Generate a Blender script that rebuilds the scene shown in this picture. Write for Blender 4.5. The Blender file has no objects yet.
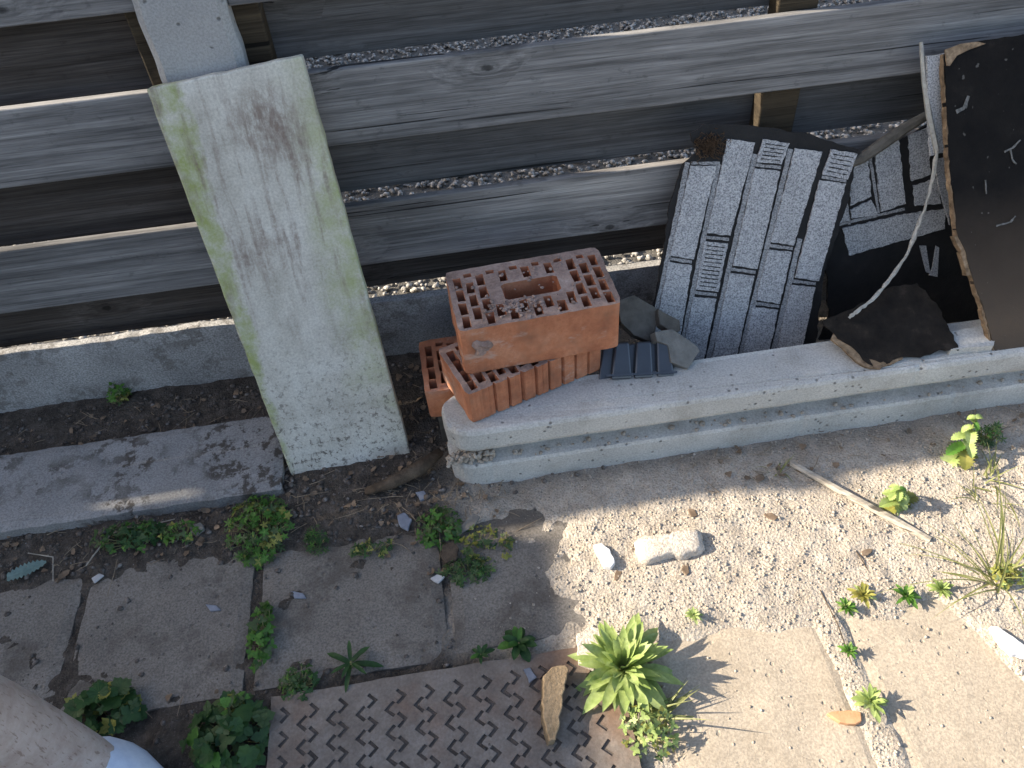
import bpy, bmesh, math, random
import numpy as np
from mathutils import Vector, Matrix, noise as mnoise
from mathutils.geometry import delaunay_2d_cdt, intersect_point_tri_2d
random.seed(7)
rng = np.random.default_rng(7)
R = math.radians
scene = bpy.context.scene
col = scene.collection
V = Vector

# ---------------------------------------------------------------- camera
F_PX, PITCH, ROLL, YAW = 806.17, R(46.009), R(-4.9556), R(4.4724)
CAM = V((0.0, -1.37, 1.3))
fw = V((math.sin(YAW) * math.cos(PITCH), math.cos(YAW) * math.cos(PITCH), -math.sin(PITCH)))
rt = V((math.cos(YAW), -math.sin(YAW), 0.0))
up = rt.cross(fw)
c_, s_ = math.cos(ROLL), math.sin(ROLL)
AX, AY = c_ * rt + s_ * up, -s_ * rt + c_ * up
cd = bpy.data.cameras.new('camera')
cam = bpy.data.objects.new('camera', cd)
col.objects.link(cam)
cam.matrix_world = Matrix(((AX.x, AY.x, -fw.x, CAM.x), (AX.y, AY.y, -fw.y, CAM.y), (AX.z, AY.z, -fw.z, CAM.z), (0, 0, 0, 1)))
cd.sensor_width = 36.0
cd.lens = F_PX * 36.0 / 1024.0
cd.clip_start = 0.02
cd.clip_end = 500
scene.camera = cam

# ---------------------------------------------------------------- light
SUN_EL, SUN_AZ = R(28), R(10.2)            # the sun stands to the left, a little behind the fence
to_sun = V((-math.cos(SUN_EL) * math.cos(SUN_AZ), math.cos(SUN_EL) * math.sin(SUN_AZ), math.sin(SUN_EL)))
sd = bpy.data.lights.new('sun', 'SUN')
sd.energy, sd.angle, sd.color = 3.6, R(0.53), (1.0, 0.89, 0.73)
sun = bpy.data.objects.new('sun', sd)
col.objects.link(sun)
sun.rotation_euler = to_sun.to_track_quat('Z', 'Y').to_euler()
world = bpy.data.worlds.new('World')
scene.world = world
world.use_nodes = True
wn = world.node_tree.nodes
sky = wn.new('ShaderNodeTexSky')
sky.sky_type = 'NISHITA'
sky.sun_disc = False
sky.dust_density = 2.2; sky.ozone_density = .55; sky.air_density = .9
sky.sun_elevation = SUN_EL
sky.sun_rotation = math.atan2(to_sun.x, to_sun.y)
bg = wn['Background']
bg.inputs['Strength'].default_value = 0.10
world.node_tree.links.new(sky.outputs[0], bg.inputs['Color'])
vs = scene.view_settings
vs.view_transform, vs.look, vs.gamma, vs.exposure = 'Standard', 'None', 1.0, 1.92
vs.use_curve_mapping = False
scene.render.engine = 'CYCLES'
scene.cycles.use_denoising = True
scene.cycles.max_bounces = 6

# ---------------------------------------------------------------- where a photo pixel meets a real plane
def ray(px, py):
    return fw + AX * ((px - 512) / F_PX) - AY * ((py - 384) / F_PX)
def G(px, py, z=0.0):
    d = ray(px, py); return CAM + d * ((z - CAM.z) / d.z)
def W(px, py, y=0.0):
    d = ray(px, py); return CAM + d * ((y - CAM.y) / d.y)
def PL(px, py, p0, n):
    d = ray(px, py); return CAM + d * ((p0 - CAM).dot(n) / d.dot(n))

# ---------------------------------------------------------------- numpy value noise
_lat = rng.random((256, 256))
def vnoise(x, y, s, seed=0):
    x = np.asarray(x) * s + seed * 17.3; y = np.asarray(y) * s + seed * 9.1
    xi = np.floor(x).astype(int); yi = np.floor(y).astype(int)
    fx = x - xi; fy = y - yi
    fx = fx * fx * (3 - 2 * fx); fy = fy * fy * (3 - 2 * fy)
    a = _lat[xi % 256, yi % 256]; b = _lat[(xi + 1) % 256, yi % 256]
    c = _lat[xi % 256, (yi + 1) % 256]; d = _lat[(xi + 1) % 256, (yi + 1) % 256]
    return (a * (1 - fx) + b * fx) * (1 - fy) + (c * (1 - fx) + d * fx) * fy
def sstep(a, b, x):
    t = np.clip((np.asarray(x, float) - a) / (b - a), 0, 1)
    return t * t * (3 - 2 * t)

# ---------------------------------------------------------------- materials
class NB:
    def __init__(self, name):
        self.m = bpy.data.materials.new(name)
        self.m.use_nodes = True
        self.t = self.m.node_tree
        self.n = self.t.nodes
        self.p = self.n['Principled BSDF']
        self.tc = self.n.new('ShaderNodeTexCoord')
        self.rnd = None
    def link(self, a, b): self.t.links.new(a, b)
    def coord(self, scale=(1, 1, 1), src='Object', per_object=False):
        mp = self.n.new('ShaderNodeMapping')
        mp.inputs['Scale'].default_value = scale
        self.link(self.tc.outputs[src], mp.inputs['Vector'])
        if per_object:
            oi = self.n.new('ShaderNodeObjectInfo')
            mu = self.n.new('ShaderNodeMath'); mu.operation = 'MULTIPLY'; mu.inputs[1].default_value = 37.0
            self.link(oi.outputs['Random'], mu.inputs[0])
            cb = self.n.new('ShaderNodeCombineXYZ')
            for k in range(3): self.link(mu.outputs[0], cb.inputs[k])
            self.link(cb.outputs[0], mp.inputs['Location'])
        return mp.outputs[0]
    def noise(self, scale, detail=4, rough=.6, co=None, dist=0.0):
        n = self.n.new('ShaderNodeTexNoise')
        n.inputs['Scale'].default_value = scale; n.inputs['Detail'].default_value = detail
        n.inputs['Roughness'].default_value = rough; n.inputs['Distortion'].default_value = dist
        self.link(co or self.tc.outputs['Object'], n.inputs['Vector'])
        return n.outputs['Fac']
    def vor(self, scale, co=None, out='Distance', rnd=1.0):
        n = self.n.new('ShaderNodeTexVoronoi')
        n.inputs['Scale'].default_value = scale; n.inputs['Randomness'].default_value = rnd
        self.link(co or self.tc.outputs['Object'], n.inputs['Vector'])
        return n.outputs[out]
    def ramp(self, f, stops):
        r = self.n.new('ShaderNodeValToRGB')
        e = r.color_ramp.elements
        while len(e) < len(stops): e.new(0.5)
        for k, (p, c) in enumerate(stops):
            if not isinstance(c, (tuple, list)): c = (c, c, c)
            e[k].position = p; e[k].color = (*c, 1)
        self.link(f, r.inputs['Fac'])
        return r.outputs['Color']
    def mix(self, f, a, b, mode='MIX'):
        m = self.n.new('ShaderNodeMix'); m.data_type = 'RGBA'; m.blend_type = mode
        for i, v in ((0, f), (6, a), (7, b)):
            sk = m.inputs[i]
            if isinstance(v, (int, float)):
                sk.default_value = v if i == 0 else (v, v, v, 1)
            elif isinstance(v, tuple): sk.default_value = (*v, 1)
            else: self.link(v, sk)
        return m.outputs[2]
    def math(self, op, a, b=0.0):
        m = self.n.new('ShaderNodeMath'); m.operation = op
        for k, v in enumerate((a, b)):
            if isinstance(v, (int, float)): m.inputs[k].default_value = v
            else: self.link(v, m.inputs[k])
        return m.outputs[0]
    def attr(self, name):
        a = self.n.new('ShaderNodeAttribute'); a.attribute_name = name
        return a.outputs['Color']
    def sep(self, co):
        s = self.n.new('ShaderNodeSeparateXYZ'); self.link(co, s.inputs[0]); return s.outputs
    def color(self, c):
        if isinstance(c, tuple): self.p.inputs['Base Color'].default_value = (*c, 1)
        else: self.link(c, self.p.inputs['Base Color'])
    def rough(self, r):
        if isinstance(r, (int, float)): self.p.inputs['Roughness'].default_value = r
        else: self.link(r, self.p.inputs['Roughness'])
    def spec(self, s): self.p.inputs['Specular IOR Level'].default_value = s
    def bump(self, h, strength=.5, dist=.01):
        b = self.n.new('ShaderNodeBump')
        b.inputs['Strength'].default_value = strength; b.inputs['Distance'].default_value = dist
        self.link(h, b.inputs['Height'])
        if self.p.inputs['Normal'].is_linked:
            self.link(self.p.inputs['Normal'].links[0].from_socket, b.inputs['Normal'])
        self.link(b.outputs[0], self.p.inputs['Normal'])

def wood(name, dark, mid, light, bump=.5):
    b = NB(name)
    ks = b.sep(b.coord((3.3, 0.05, 6.2), per_object=True))
    kc = b.n.new('ShaderNodeCombineXYZ'); b.link(ks[0], kc.inputs[0]); b.link(ks[2], kc.inputs[1])
    kd = b.vor(1.0, kc.outputs[0])
    vn = b.n[-1]; vn.voronoi_dimensions = '2D'
    far_ = b.math('LESS_THAN', b.sep(vn.outputs['Color'])[0], .62)
    kd = b.math('ADD', kd, far_)
    wob = b.math('MULTIPLY', b.math('SUBTRACT', b.noise(60, 3, .6), .5), .05)
    kd = b.math('ADD', kd, wob)
    knot = b.ramp(kd, [(0.0, 1.0), (.028, .9), (.045, .25), (.075, 0.0)])
    ring = b.ramp(kd, [(.035, 0.0), (.06, .7), (.12, 0.0)])
    warp = b.ramp(kd, [(0.0, 1.0), (.10, .55), (.33, 0.0)])
    def grained(co, amount):
        add = b.n.new('ShaderNodeMixRGB'); add.blend_type = 'ADD'; add.inputs[0].default_value = amount
        b.link(co, add.inputs[1]); b.link(warp, add.inputs[2]); return add.outputs[0]
    g1 = b.noise(1.5, 6, .66, grained(b.coord((.8, 6, 30), per_object=True), 1.1), .35)
    g2 = b.noise(1.4, 4, .7, grained(b.coord((3.2, 40, 150), per_object=True), 3.0))
    g3 = b.noise(1.0, 2, .6, b.coord((14, 120, 620), per_object=True))
    base = b.ramp(g1, [(.30, dark), (.5, mid), (.70, light)])
    c = b.mix(.25, base, mid)
    c = b.mix(.85, c, b.ramp(g2, [(.33, .55), (.5, .97), (.68, 1.22)]), 'MULTIPLY')
    c = b.mix(.7, c, b.ramp(g3, [(.3, .68), (.7, 1.22)]), 'MULTIPLY')
    blot = b.ramp(b.noise(2.6, 5, .65, b.coord((1, 1, 2.2), per_object=True)), [(.35, .66), (.65, 1.12)])
    c = b.mix(.75, c, blot, 'MULTIPLY')
    spots = b.ramp(b.noise(26, 4, .7, b.coord((1, 1, 1.6), per_object=True)), [(.60, 0.0), (.70, 1.0)])
    c = b.mix(b.math('MULTIPLY', spots, .35), c, tuple(x * .6 for x in dark))
    c = b.mix(b.math('MULTIPLY', ring, .45), c, tuple(x * .8 for x in dark))
    c = b.mix(b.math('MULTIPLY', knot, .85), c, tuple(x * .22 for x in dark))
    crack = b.ramp(b.noise(1.0, 3, .55, grained(b.coord((1.3, 20, 110), per_object=True), 1.6)), [(.30, 1.0), (.325, 0.0)])
    c = b.mix(b.math('MULTIPLY', crack, .85), c, tuple(x * .15 for x in dark))
    b.color(c); b.rough(.82); b.spec(.2)
    b.bump(g3, bump * .5, .001); b.bump(g2, bump * .8, .002); b.bump(b.math('MULTIPLY', crack, -1.0), .6, .003)
    return b.m

def concrete(name, base, var=.18, pits=.5, stain=None, speck=.35, rough=.85, stain_scale=9):
    b = NB(name)
    co = b.coord((1, 1, 1), per_object=True)
    lo = tuple(x * (1 - var) for x in base); hi = tuple(min(1, x * (1 + var)) for x in base)
    c = b.ramp(b.noise(6, 5, .62, co), [(.3, lo), (.7, hi)])
    sp = b.ramp(b.noise(260, 2, .7, co), [(.35, 1 - speck), (.62, 1.0 + speck * .25)])
    c = b.mix(.8, c, sp, 'MULTIPLY')
    pt = b.ramp(b.vor(55, co), [(.10, 1.0), (.21, 0.0)])
    gate = b.ramp(b.noise(22, 2, .5, co), [(.50, 0.0), (.55, 1.0)])
    pit = b.math('MULTIPLY', pt, gate)
    c = b.mix(b.math('MULTIPLY', pit, pits), c, tuple(x * .2 for x in base))
    if stain:
        sf = b.ramp(b.noise(stain_scale, 6, .7, co), [(.50, 0.0), (.56, 1.0)] if stain_scale > 9 else [(.5, 0.0), (.62, 1.0)])
        if stain_scale > 9: sf = b.math('MULTIPLY', sf, b.ramp(b.noise(5, 3, .6, co), [(.38, 0.0), (.54, 1.0)]))
        c = b.mix(b.math('MULTIPLY', sf, stain[1]), c, stain[0])
    b.color(c); b.rough(rough); b.spec(.25)
    b.bump(b.noise(240, 3, .7, co), .35, .002)
    b.bump(b.noise(30, 4, .6, co), .25, .006)
    b.bump(b.math('MULTIPLY', pit, -1.0), .5, .004)
    return b.m

M = {}
M['board'] = wood('weathered board', (.075, .073, .073), (.235, .228, .222), (.42, .41, .395), .7)
M['board_warm'] = wood('weathered board warm', (.075, .068, .064), (.235, .22, .205), (.42, .395, .36), .7)
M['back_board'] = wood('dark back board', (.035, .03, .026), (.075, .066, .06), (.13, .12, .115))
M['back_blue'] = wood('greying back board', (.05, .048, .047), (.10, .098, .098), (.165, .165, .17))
M['batten'] = wood('raw batten', (.025, .019, .012), (.055, .042, .027), (.10, .077, .048))
M['stick'] = wood('bleached lath', (.28, .24, .19), (.42, .37, .30), (.55, .50, .42))
M['post'] = concrete('grey post concrete', (.36, .36, .35), .1, .7, speck=.25)
M['kick'] = concrete('base board concrete', (.36, .35, .335), .25, .3, ((.11, .095, .08), .55), .55, .85, 34)
M['groove'] = concrete('cast post concrete', (.50, .485, .445), .12, .8, ((.20, .17, .13), .28), .3)
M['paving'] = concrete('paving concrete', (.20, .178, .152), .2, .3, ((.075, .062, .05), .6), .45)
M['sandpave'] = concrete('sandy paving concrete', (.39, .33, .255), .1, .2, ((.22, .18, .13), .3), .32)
M['low'] = concrete('low slab concrete', (.265, .258, .248), .2, .2, ((.055, .045, .036), .9), .4, .7, 30)
M['wall'] = concrete('rendered wall', (.5, .46, .4), .1, .2)

def leaning_mat():
    b = NB('leaning slab concrete')
    co = b.tc.outputs['Object']
    s = b.sep(co)
    c = b.ramp(b.noise(11, 6, .65), [(.28, (.40, .375, .315)), (.5, (.55, .525, .455)), (.75, (.67, .65, .58))])
    c = b.mix(.7, c, b.ramp(b.noise(230, 2, .7), [(.35, .72), (.62, 1.06)]), 'MULTIPLY')
    # algae: right edge and left rim
    wob = b.math('MULTIPLY', b.math('SUBTRACT', b.noise(7, 5, .7), .5), .16)
    xr = b.math('ADD', s[0], wob)
    alg = b.ramp(b.math('DIVIDE', xr, .25), [(.55, 0.0), (.95, 1.0)])
    algl = b.ramp(b.math('DIVIDE', b.math('SUBTRACT', .25, b.math('ADD', s[0], b.math('MULTIPLY', wob, -.6))), .25), [(.95, 0.0), (1.10, 1.0)])
    alg = b.math('MULTIPLY', alg, b.ramp(b.math('ADD', s[2], wob), [(.10, .12), (.26, 1.0), (.60, 1.0), (.76, .45)]))
    a = b.math('MAXIMUM', alg, algl)
    a = b.math('MULTIPLY', a, b.ramp(b.noise(13, 6, .75), [(.38, .08), (.6, 1.0)]))
    c = b.mix(b.math('MULTIPLY', a, .95), c, (.29, .33, .11))
    # brown drip stains running down
    dr = b.ramp(b.noise(1.0, 4, .65, b.coord((38, 30, 5.5))), [(.50, 0.0), (.64, 1.0)])
    dr = b.math('MULTIPLY', dr, b.ramp(b.noise(70, 4, .75), [(.35, .25), (.6, 1.0)]))
    zt = b.ramp(s[2], [(.22, 0.0), (.45, 1.0)])
    c = b.mix(b.math('MULTIPLY', b.math('MULTIPLY', dr, zt), .85), c, (.21, .16, .13))
    dx = b.math('DIVIDE', b.math('SUBTRACT', s[0], .125), .07); dz = b.math('DIVIDE', b.math('SUBTRACT', s[2], .69), .075)
    blob = b.ramp(b.math('ADD', b.math('MULTIPLY', dx, dx), b.math('MULTIPLY', dz, dz)), [(.0, 1.0), (1.0, 0.0)])
    blob = b.math('MULTIPLY', blob, b.ramp(b.noise(1.0, 5, .75, b.coord((70, 40, 26))), [(.42, 0.0), (.58, 1.0)]))
    c = b.mix(b.math('MULTIPLY', blob, .8), c, (.19, .14, .11))
    # dirt splashes on the lower half
    sp = b.ramp(b.noise(75, 5, .78), [(.53, 0.0), (.60, 1.0)])
    zl = b.ramp(b.math('ADD', s[2], b.math('MULTIPLY', wob, 2.0)), [(.02, 1.0), (.36, 0.0)])
    c = b.mix(b.math('MULTIPLY', b.math('MULTIPLY', sp, zl), .92), c, (.085, .07, .06))
    pt = b.ramp(b.noise(60, 5, .8), [(.66, 0.0), (.7, 1.0)])
    c = b.mix(b.math('MULTIPLY', pt, .6), c, (.12, .11, .095))
    b.color(c); b.rough(.85); b.spec(.25)
    b.bump(b.noise(240, 3, .7), .3, .002); b.bump(b.noise(24, 5, .65), .3, .006)
    return b.m
M['leaning'] = leaning_mat()

def ground_mat():
    b = NB('soil and sand')
    mask = b.attr('sand')
    soil = b.ramp(b.noise(38, 6, .72), [(.3, (.034, .028, .023)), (.52, (.078, .065, .053)), (.75, (.15, .125, .105))])
    spk = b.ramp(b.noise(420, 2, .7), [(.62, 0.0), (.7, 1.0)])
    soil = b.mix(b.math('MULTIPLY', spk, .5), soil, (.30, .27, .23))
    sand = b.ramp(b.noise(26, 5, .65), [(.28, (.33, .28, .22)), (.5, (.415, .36, .295)), (.72, (.49, .435, .365))])
    grain = b.ramp(b.vor(210), [(.1, .55), (.55, 1.08)])
    sand = b.mix(.75, sand, grain, 'MULTIPLY')
    sand = b.mix(b.ramp(b.noise(300, 2, .75), [(.6, 0.0), (.68, .7)]), sand, (.62, .57, .50))
    sand = b.mix(b.ramp(b.noise(120, 3, .75), [(.66, 0.0), (.71, .8)]), sand, (.17, .125, .085))
    c = b.mix(mask, soil, sand)
    b.color(c); b.rough(.95); b.spec(.15)
    b.bump(b.noise(120, 5, .75), .8, .006)
    b.bump(b.vor(190), .5, .004)
    return b.m
M['ground'] = ground_mat()

def plain(name, stops, scale=20, bump=(120, .3, .003), rough=.85, spec=.25, detail=4):
    b = NB(name)
    co = b.coord((1, 1, 1), per_object=True)
    b.color(b.ramp(b.noise(scale, detail, .65, co), stops)); b.rough(rough); b.spec(spec)
    if bump: b.bump(b.noise(bump[0], 4, .7, co), bump[1], bump[2])
    return b.m
M['nail'] = plain('rusty nail head', [(.3, (.04, .03, .025)), (.7, (.10, .07, .05))], 200, None)
M['far'] = plain('far soil', [(.3, (.22, .19, .15)), (.7, (.34, .3, .24))], 3)
M['grit'] = plain('dark grit', [(.3, (.06, .056, .05)), (.7, (.15, .14, .125))], 90, (160, .8, .006))
M['stone'] = plain('gravel stone', [(.34, (.09, .088, .082)), (.5, (.25, .235, .215)), (.66, (.50, .47, .43))], 75, (160, .3, .002))
M['pebble'] = plain('sand pebble', [(.3, (.26, .215, .17)), (.5, (.37, .32, .26)), (.72, (.47, .42, .36))], 60, None)
M['dpebble'] = plain('soil crumb', [(.3, (.05, .04, .032)), (.55, (.12, .10, .085)), (.78, (.36, .33, .30))], 70, None)
M['rock'] = plain('grey brown stone', [(.3, (.075, .067, .055)), (.7, (.15, .135, .112))], 30, (90, .6, .006))
M['rock_light'] = plain('light grey stone', [(.3, (.12, .112, .098)), (.7, (.22, .205, .18))], 30, (90, .6, .006))
M['bark'] = plain('bark', [(.3, (.045, .032, .022)), (.7, (.13, .095, .065))], 40, (110, .8, .006))
M['tan_bark'] = plain('pale bark', [(.3, (.19, .135, .08)), (.7, (.34, .25, .155))], 90, (200, .8, .004))
M['white'] = plain('white shard', [(.3, (.66, .65, .63)), (.7, (.8, .79, .77))], 40, (150, .3, .002), .6)
M['blue_chip'] = plain('blue grey chip', [(.3, (.15, .165, .20)), (.7, (.26, .28, .32))], 60, None, .6)
M['white_shade'] = plain('shaded white shard', [(.3, (.36, .35, .34)), (.7, (.52, .51, .50))], 60, None, .8)  # darker copy of the white shard, for pieces lying in shade
M['mortar'] = plain('crumbly mortar', [(.3, (.40, .34, .28)), (.5, (.58, .51, .43)), (.72, (.72, .66, .58))], 190, (210, .9, .006))
M['terracotta'] = plain('terracotta', [(.3, (.42, .21, .10)), (.7, (.55, .31, .17))], 50)
M['twig'] = plain('dry twig', [(.3, (.14, .10, .065)), (.7, (.30, .235, .165))], 60, None)
M['dryleaf'] = plain('dry leaf', [(.25, (.09, .065, .045)), (.5, (.17, .12, .08)), (.75, (.27, .20, .14))], 45, None, .8)
M['stalk'] = plain('plant stalk', [(.3, (.16, .17, .06)), (.7, (.28, .24, .12))], 30, None)
M['tarfelt'] = plain('tar felt', [(.3, (.007, .0065, .0065)), (.6, (.014, .0125, .012)), (.8, (.03, .026, .023))], 18, (140, .5, .004), .72, .35)
M['fibre'] = plain('torn brown fibre', [(.3, (.05, .03, .018)), (.7, (.17, .105, .06))], 120, (300, 1.0, .006))
M['breakwood'] = plain('broken board edge', [(.3, (.09, .06, .035)), (.55, (.24, .165, .10)), (.75, (.40, .29, .18))], 60, (160, .6, .004))
M['plastic'] = plain('black plastic', [(.3, (.022, .024, .028)), (.7, (.038, .041, .048))], 20, (60, .1, .002), .3, .9)
M['smear'] = plain('dull smear', [(.3, (.06, .058, .052)), (.7, (.20, .195, .18))], 160)
M['rope'] = plain('frayed cord', [(.3, (.26, .25, .22)), (.7, (.46, .44, .39))], 120, (400, .6, .002))

def tar_board():
    b = NB('tarred board')
    c = b.ramp(b.noise(14, 5, .7), [(.3, (.006, .0055, .0055)), (.6, (.012, .0105, .0095)), (.8, (.028, .023, .019))])
    s = b.sep(b.tc.outputs['Object'])
    dusty = b.ramp(b.math('ADD', s[1], b.math('MULTIPLY', b.noise(9, 4, .6), .10)), [(.10, 1.0), (.36, 0.0)])
    c = b.mix(b.math('MULTIPLY', dusty, .7), c, (.12, .09, .065))
    sp = b.ramp(b.noise(60, 2, .6), [(.69, 0.0), (.72, 1.0)])
    c = b.mix(b.math('MULTIPLY', sp, .3), c, (.30, .28, .25))
    b.color(c); b.rough(.88); b.spec(.12)
    b.bump(b.noise(70, 5, .7), .5, .005)
    return b.m
M['tarboard'] = tar_board()

M['flap'] = plain('weathered felt', [(.3, (.010, .0085, .0075)), (.6, (.022, .018, .0145)), (.8, (.055, .042, .032))], 30, (140, .6, .004), .9, .12)
def granule(name, k=1.0):
    b = NB(name)
    c = b.ramp(b.noise(330, 2, .75), [(.36, (.19 * k, .19 * k, .195 * k)), (.5, (.40 * k, .395 * k, .39 * k)), (.66, (.58 * k, .57 * k, .56 * k))])
    c = b.mix(.6, c, b.ramp(b.noise(9, 4, .6), [(.3, .75), (.7, 1.1)]), 'MULTIPLY')
    b.color(c); b.rough(.9); b.spec(.2)
    b.bump(b.noise(330, 2, .7), .7, .003)
    return b.m
M['granule'] = granule('pale granules')
M['joint'] = granule('joint granules', .72)

def clay():
    b = NB('fired clay')
    co = b.coord((1, 1, 1), per_object=True)
    c = b.ramp(b.noise(11, 5, .65, co), [(.28, (.27, .095, .05)), (.5, (.44, .175, .09)), (.72, (.52, .26, .155))])
    c = b.mix(.6, c, b.ramp(b.noise(160, 3, .7, co), [(.35, .75), (.65, 1.08)]), 'MULTIPLY')
    dt = b.ramp(b.noise(20, 6, .75, co), [(.50, 0.0), (.68, 1.0)])
    c = b.mix(b.math('MULTIPLY', dt, .6), c, (.17, .095, .06))
    bl = b.ramp(b.noise(8, 5, .7, b.coord((1, 1, 2), per_object=True)), [(.56, 0.0), (.66, 1.0)])
    c = b.mix(b.math('MULTIPLY', bl, .5), c, (.50, .42, .36))
    b.color(c); b.rough(.88); b.spec(.2)
    b.bump(b.noise(150, 4, .7, co), .35, .003); b.bump(b.noise(26, 4, .6, co), .3, .005)
    return b.m
M['clay'] = clay()
def clay_top():
    b = NB('weathered clay')
    co = b.coord((1, 1, 1), per_object=True)
    c = b.ramp(b.noise(16, 6, .7, co), [(.28, (.18, .125, .10)), (.5, (.33, .235, .195)), (.72, (.48, .37, .315))])
    c = b.mix(.6, c, b.ramp(b.noise(190, 3, .7, co), [(.35, .65), (.65, 1.1)]), 'MULTIPLY')
    b.color(c); b.rough(.92); b.spec(.15)
    b.bump(b.noise(110, 5, .75, co), .7, .005)
    return b.m
M['clay_top'] = clay_top()

def iron():
    b = NB('rusty iron')
    c = b.ramp(b.noise(12, 6, .7), [(.28, (.12, .095, .075)), (.5, (.20, .165, .135)), (.72, (.275, .24, .205))])
    rust = b.ramp(b.noise(5, 5, .65), [(.48, 0.0), (.66, 1.0)])
    c = b.mix(b.math('MULTIPLY', rust, .55), c, (.20, .10, .055))
    c = b.mix(.6, c, b.ramp(b.noise(200, 3, .7), [(.35, .7), (.65, 1.15)]), 'MULTIPLY')
    b.color(c); b.rough(.62); b.spec(.4); b.p.inputs['Metallic'].default_value = .15
    b.bump(b.noise(170, 4, .7), .35, .002)
    return b.m
M['iron'] = iron()
M['grime'] = plain('groove grime', [(.3, (.065, .054, .046)), (.7, (.13, .11, .095))], 60, (200, .4, .002))

def leafmat(name, lo, mid, hi, trans=.35):
    b = NB(name)
    co = b.tc.outputs['Object']
    c = b.ramp(b.noise(34, 3, .6), [(.3, lo), (.5, mid), (.7, hi)])
    c = b.mix(.5, c, b.ramp(b.noise(170, 2, .6), [(.35, .75), (.65, 1.12)]), 'MULTIPLY')
    b.color(c); b.rough(.5); b.spec(.35)
    tr = b.n.new('ShaderNodeBsdfTranslucent'); b.link(c, tr.inputs['Color'])
    mx = b.n.new('ShaderNodeMixShader'); mx.inputs[0].default_value = trans
    b.link(b.p.outputs[0], mx.inputs[1]); b.link(tr.outputs[0], mx.inputs[2])
    b.link(mx.outputs[0], b.n['Material Output'].inputs['Surface'])
    return b.m
M['leaf_green'] = leafmat('weed leaf', (.045, .115, .018), (.085, .20, .03), (.14, .28, .05))
M['leaf_dark'] = leafmat('dark leaf', (.025, .065, .018), (.04, .095, .025), (.06, .125, .03))
M['leaf_mid'] = leafmat('dull leaf', (.05, .085, .03), (.085, .13, .045), (.13, .17, .07))
M['leaf_pale'] = leafmat('pale rosette leaf', (.22, .31, .075), (.34, .43, .14), (.44, .52, .22))
M['leaf_yellow'] = leafmat('yellowing leaf', (.16, .18, .04), (.28, .28, .06), (.40, .36, .10))
M['leaf_blue'] = leafmat('blue green leaf', (.10, .17, .16), (.14, .22, .205), (.18, .27, .25), .15)
M['grass'] = leafmat('grass blade', (.14, .16, .05), (.24, .25, .09), (.34, .33, .15), .3)

def skin():
    b = NB('skin')
    c = b.ramp(b.noise(30, 6, .7), [(.3, (.33, .25, .21)), (.5, (.43, .345, .30)), (.72, (.52, .435, .39))])
    c = b.mix(b.ramp(b.noise(1.0, 2, .6, b.coord((260, 260, 50))), [(.62, 0.0), (.66, .55)]), c, (.16, .10, .07))
    b.color(c); b.rough(.55); b.spec(.3)
    b.p.inputs['Subsurface Weight'].default_value = .1
    b.p.inputs['Subsurface Scale'].default_value = .01
    b.bump(b.noise(180, 3, .6), .15, .002)
    return b.m
M['skin'] = skin()
M['cloth'] = plain('dark cotton', [(.3, (.05, .06, .085)), (.7, (.075, .085, .115))], 60, (500, .3, .002), .9)
M['shirt'] = plain('grey cotton', [(.3, (.25, .26, .28)), (.7, (.31, .32, .34))], 60, (500, .3, .002), .9)
M['shoe'] = plain('pale shoe', [(.3, (.55, .60, .70)), (.7, (.68, .72, .80))], 60, (300, .2, .002), .6)
M['hair'] = plain('brown hair', [(.3, (.05, .035, .02)), (.7, (.09, .06, .04))], 80, (200, .7, .004))

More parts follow.
